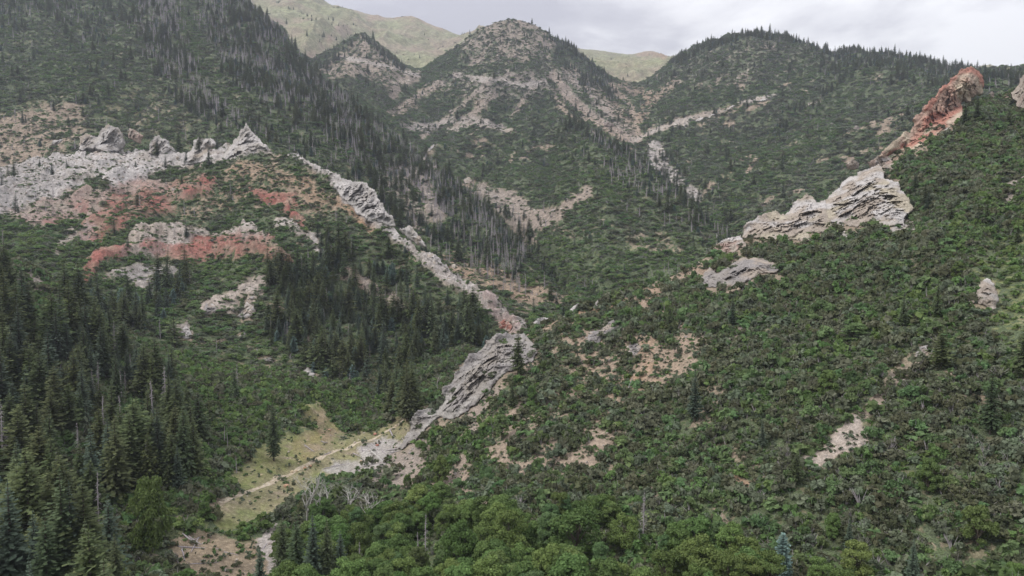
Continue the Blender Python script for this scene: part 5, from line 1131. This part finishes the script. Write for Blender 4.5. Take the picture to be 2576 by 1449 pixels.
for a in [(1338,973,1017,5,'bright green round tree below the big grey crag',26), (2410,660,700,5,'bright lime bush tree on the upper right slope',32), (2083,935,1000,5,'bright green tree in the scrub left of the pale streak',50), (2150,815,860,2,'pale green tree on the upper middle scrub slope',76),
          (1262,1045,1105,2,'green tree in the thicket under the grey crag',44), (380,1215,1400,1,'big grey-green cottonwood at the edge of the near forest',104), (2335,1160,1240,5,'bright green tree low on the scrub slope',56), (2460,1280,1370,3,'yellow-green tree near the bottom right corner',84), (2095,1295,1360,5,'lime green tree beside the small grey-green spruce',40),
          (1110,1150,1220,5,'yellow-green bush tree on the lower bare slope',40), (1025,1195,1228,5,'small yellow bush at the foot of the bare slope',22), (515,1265,1310,5,'bright green tree on the valley floor by the driftwood',32), (1450,1285,1420,0,'widest cottonwood crown at the foot of the slope',150), (1160,1325,1460,1,'round yellow-green cottonwood left of the widest crown',110), (1280,1290,1420,4,'green cottonwood between two rounder crowns',110)]:
    tree_leafy(*a)
HANDXY = list(USED)
print('hand plants', time.time() - T0)
# ------------------------------------------------------------------ the rest of the woods
def taken(x, y, d=5.0):
    o = np.zeros(len(x), bool)
    for (a, b) in USED: o |= (np.abs(x - a) < d) & (np.abs(y - b) < d)
    return o
r = R_(5)
dC = np.clip(conD, 0, 1.6) * lv(.036, .030, .0125, .014, .010, .004) * (.3 + 1.4 * sstep(-.35, .35, clump)) + lv(.00002, .00012, .00018, .00018, .0002, .00002) * (1 - noneD * .7) * (1 + 2 * sstep(.1, .4, clump2))
dD = np.clip(deadD, 0, 1) * lv(.006, .0055, .0125, .008, .0028, .0005) * (.3 + 1.4 * sstep(-.3, .3, clump2)) + lv(.000008, .0001, .0002, .00015, .0001, 0)
dL = np.clip(leafD, 0, 1) * .030
def gather(dens, hs, hv, rr, kindf):
    ri, ci, x, y, z = scatter(dens, rr); ok = ~taken(x, y); ri, ci, x, y, z = ri[ok], ci[ok], x[ok], y[ok], z[ok]
    L = LAYC[ri, ci]; H = np.array(hs)[L] * np.clip(rr.normal(1, hv, len(x)), .45, 1.5)
    return dict(ri=ri, ci=ci, x=x, y=y, z=z, L=L, H=H, k=kindf(ri, ci, L, rr), u=proj(x / y, z / y)[0], v=proj(x / y, z / y)[1])
def kcon(ri, ci, L, rr):
    n = clump2[ri, ci] + rr.normal(0, .35, len(ri)); return np.where(n > .22, rr.choice([4, 5], len(ri)), np.where(n < -.3, rr.choice([2, 3], len(ri)), rr.choice([0, 1, 6, 0, 2, 4], len(ri))))
TC = gather(dC, [18.5, 15, 15, 14, 13.5, 14], .31, r, kcon); TD = gather(dD, [13, 12, 14, 13, 14, 10], .22, r, lambda a, b, L, rr: rr.integers(0, 4, len(a)))
TL = gather(dL, [7.5] * 6, .2, r, lambda a, b, L, rr: rr.choice([0, 1, 2, 3, 4, 0, 5], len(a)))
def split(T, n):
    vs = visible(T['x'], T['y'], T['z'] + T['H'] * .8) & (T['u'] > 0) & (T['u'] < 2576) & (proj(T['x']/T['y'], (T['z'] + T['H']) / T['y'])[1] < 1445) & (T['v'] > 8)
    size = np.where(vs, T['H'] / T['y'], 0); o = np.argsort(-size)[:n]; o = o[size[o] > 0]; m = np.zeros(len(size), bool); m[o] = True; return m
DW = ['slim', 'tall', 'full', 'short']
def hw(H): return 'tall ' if H > 16 else 'short ' if H < 11 else ''
mC = split(TC, 270); mD = split(TD, 230); mL = split(TL, 250)
LB = name_all(TC, np.nonzero(mC)[0], lambda i: hw(TC['H'][i] - 2) + CON[TC['k'][i]][0] + ' conifer')
for i in np.nonzero(mC)[0]:
    word, h, R, tk, cr = CON[TC['k'][i]][:5]; s_ = TC['H'][i] / h; q = r.uniform(.85, 1.15)
    t = thing('conifer', LB[i][0], 'tree', (TC['x'][i], TC['y'][i], TC['z'][i]), r.uniform(0, 6.28), (s_*q, s_*q, s_), LB[i][1]); part('trunk', tk, t); part('crown', cr, t)
LB = name_all(TD, np.nonzero(mD)[0], lambda i: hw(TD['H'][i] + 1) + 'grey dead conifer')
for i in np.nonzero(mD)[0]:
    h, tk, br, _ = DEAD[TD['k'][i]]; s_ = TD['H'][i] / h
    t = thing('dead_conifer', LB[i][0], 'dead tree', (TD['x'][i], TD['y'][i], TD['z'][i]), r.uniform(0, 6.28), s_, LB[i][1]); part('trunk', tk, t); part('branches', br, t)
LB = name_all(TL, np.nonzero(mL)[0], lambda i: ('small ' if TL['H'][i] < 6.5 else 'large ' if TL['H'][i] > 8.3 else '') + LEAFY[TL['k'][i]][0] + ' tree')
for i in np.nonzero(mL)[0]:
    word, h, R, tk, cr = LEAFY[TL['k'][i]]; s_ = TL['H'][i] / h
    t = thing('leafy_tree', LB[i][0], 'tree', (TL['x'][i], TL['y'][i], TL['z'][i] - .5), r.uniform(0, 6.28), (s_ * 1.05, s_ * 1.05, s_), LB[i][1]); part('trunk', tk, t); part('crown', cr, t)
def pack(T, m, hs): 
    P = np.stack([T['x'], T['y'], T['z']], -1)[m]; n = len(P); return P, np.stack([r.normal(0, .035, n), r.normal(0, .035, n), r.uniform(0, 6.28, n)], -1), T['H'][m] / hs[T['k'][m]], T['k'][m]
print('trees', len(TC['x']), len(TD['x']), len(TL['x']), time.time() - T0)
instancer('conifer_forest', 'far conifer woods on the mountainsides', [c[5] for c in CON] + [c[6] for c in CON], *(lambda P_: (P_[0], P_[1], P_[2], P_[3] + np.where(P_[0][:, 1] < 420, len(CON), 0)))(pack(TC, ~mC, np.array([c[1] for c in CON]))))
instancer('dead_forest', 'far stands of grey dead conifers', [c[3] for c in DEAD], *pack(TD, ~mD, np.array([c[0] for c in DEAD])))
# ------------------------------------------------------------------ scrub
cov = np.clip(1 - bareD, 0, 1) * (1 - noneD)
r = R_(6)
dS = (1 - np.clip(.60 + .5 * sstep(.25, -.25, clump), 0, .96) * np.clip(mcell(M['grass']) * 1.6, 0, 1) * (LAYC == 0)) * (np.maximum(cov, .10 * (1 - noneD)) * (1 - .45 * np.clip(conD, 0, 1)) * (1 - .5 * np.clip(leafD, 0, 1)) + .10 * noneD * np.clip(clump2 + .1, 0, 1)) * lv(.50, .10, .046, .046, .033, .006) * (.8 + .45 * sstep(-.5, .3, clump))
ri, ci, x, y, z = scatter(dS, r); L = LAYC[ri, ci]; n = len(x)
sc = np.array([.76, 1.15, 1.55, 1.5, 1.9, 3.0])[L] * np.clip(np.exp(r.normal(-.08, .42, n)), .35, 2.2) * (.55 + .5 * cov[ri, ci])
bigb = (L == 0) & (mcell(M['grass'])[ri, ci] < .15) & (r.uniform(0, 1, n) < .08 + .22 * sstep(-.05, .3, clump2[ri, ci])); sc = np.where(bigb, np.array(.76) * r.uniform(1.35, 2.3, n), np.where(L == 0, sc * .72, sc))
cb = mcell(M['bright'])[ri, ci]; cs = mcell(M['sage'])[ri, ci]; cw = mcell(M['brown'])[ri, ci]; nn = clump2[ri, ci] + clump[ri, ci] * .5
pw = np.stack([.55 + 0 * nn + np.clip(nn, 0, 1) * .8, .19 + np.clip(-nn, 0, 1) * .55, .12 + cb * 4.5 + np.clip(nn - .05, 0, 1) * 1.3, .17 + cs * 1.7 + .25 * sstep(.0, .35, -clump2[ri, ci] + .6 * clump[ri, ci]), .07 + cw * 1.3 + np.clip(-nn - .1, 0, 1) * .4], -1)
pw = pw / pw.sum(1, keepdims=True); kd = (r.uniform(0, 1, (n, 1)) > np.cumsum(pw, 1)).sum(1).clip(0, 4); kd = np.where(bigb & (r.uniform(0, 1, n) < .5), r.choice([1, 1, 4, 0], n), kd)
uS, vS = proj(x / y, z / y)
# low plants on the bare ground near by
dlow = np.clip(bareD, 0, 1) * (1 - .8 * mcell(M['crag'])) * (1 - .6 * mcell(M['grass'])) * (1 - .7 * mcell(M['grey'])) * lv(.11, .02, .006, .006, .004, .0) * (1 - noneD)
ri2, ci2, x2, y2, z2 = scatter(dlow, r); n2 = len(x2); L2_ = LAYC[ri2, ci2]
x = np.concatenate([x, x2]); y = np.concatenate([y, y2]); z = np.concatenate([z, z2]); L = np.concatenate([L, L2_])
sc = np.concatenate([sc, np.array([.30, .55, .9, .9, 1.1, 1])[L2_] * np.exp(r.normal(0, .35, n2))]); kd = np.concatenate([kd, r.choice([0, 0, 3, 4, 3], n2)])
keep = np.ones(len(x), bool)
for (a, b) in HANDXY: q_ = (b - y); keep &= ~((np.abs(x - a * y / b) < 2.2) & (q_ > -1.5) & (q_ < 4.5) & (sc > .5))
x, y, z, L, sc, kd = x[keep], y[keep], z[keep], L[keep], sc[keep], kd[keep]
uS, vS = proj(x / y, z / y); n = len(x)
KN = ['oak', 'dark', 'bright', 'sage', 'brown']; KW = ['mid green', 'dark green', 'bright green', 'grey-green', 'brownish']
size = np.where((L == 0) & (uS > 0) & (uS < 2576) & (vS < 1440), sc / y, 0); o = np.argsort(-size)[:1400]
o = o[visible(x[o], y[o], z[o] + sc[o] * 1.6)][:290]; mS = np.zeros(n, bool); mS[o] = True
vi = r.integers(0, 5, n)
LB = name_all(dict(L=L, u=uS, v=vS), o, lambda i: ('large ' if sc[i] > 1.6 else '') + KW[kd[i]] + ' shrub')
for i in o:
    st, lf, _, _ = SHR[KN[kd[i]]][vi[i]]
    t = thing('shrub', LB[i][0], 'shrub', (x[i], y[i], z[i]), r.uniform(0, 6.28), sc[i], LB[i][1]); part('stems', st, t); part('foliage', lf, t)
SLAB = ['mid green oak scrub covering the slopes', 'dark green scrub covering the slopes', 'bright green maple scrub in the hollows', 'grey-green sagebrush on the open slopes', 'brownish mahogany scrub on the ridges']
SNM = ['oak_scrub', 'dark_scrub', 'maple_scrub', 'sagebrush', 'mahogany_scrub']
for k in range(5):
    m = (kd == k) & ~mS; nk = int(m.sum()); near = (L[m] == 0)
    instancer(SNM[k], SLAB[k], [s_[2] for s_ in SHR[KN[k]]] + [s_[3] for s_ in SHR[KN[k]]], np.stack([x, y, z], -1)[m], np.stack([r.uniform(-.2, .2, nk), r.uniform(-.2, .2, nk), r.uniform(0, 6.28, nk)], -1), np.stack([sc[m] * r.uniform(.75, 1.35, nk), sc[m] * r.uniform(.75, 1.35, nk), sc[m] * np.where(near, r.uniform(.7, 1.35, nk), .62)], -1), vi[m] + np.where(near, 0, 5))
print('scrub', n, time.time() - T0)
# stones on scree and in the stream bed
r = R_(8); rockm = np.clip(mcell(M['grey'] + M['white'] + M['tan'] * .5), 0, 1)
dR = np.clip(bareD - .5, 0, 1) * rockm * lv(.35, .05, .012, .012, .006, 0) * (1 - noneD)
ri, ci, x, y, z = scatter(dR, r); n = len(x); L = LAYC[ri, ci]
instancer('scattered_stones', 'loose stones on the scree and in the stream bed', [BM['scree'][0], BM['scree'][1], BM['white'][2]], np.stack([x, y, z], -1), r.uniform(0, 6.28, (n, 3)) * [.2, .2, 1], np.array([.28, .8, 1.8, 1.8, 2.2, 2])[L] * np.exp(r.normal(0, .5, n)), r.integers(0, 3, n))
print('stones', n, time.time() - T0)

# ------------------------------------------------------------------ the air
hm = new_mat('haze'); ht = hm.node_tree; ho = N(ht, 'ShaderNodeOutputMaterial'); hv = N(ht, 'ShaderNodeVolumePrincipled')
hv.inputs['Color'].default_value = (.80, .86, 1.0, 1); hv.inputs['Density'].default_value = 8.0e-5; hv.inputs['Anisotropy'].default_value = .2
Lk(ht, hv.outputs[0], ho.inputs['Volume'])
gx0, gx1, gy1, gz0, gz1 = GX.min() - 20, GX.max() + 20, GY.max() + 20, GZ.min() - 1, max(GZ.max(), 10) + 30
hb = np.array([(x_, y_, z_) for x_ in (gx0, gx1) for y_ in (-60., gy1) for z_ in (gz0, gz1)])
obj('haze', np_mesh('haze', hb, np.array([(0,1,3,2),(4,6,7,5),(0,4,5,1),(2,3,7,6),(0,2,6,4),(1,5,7,3)]), [hm]), kind='stuff', label='thin grey-blue air in front of the far mountains')
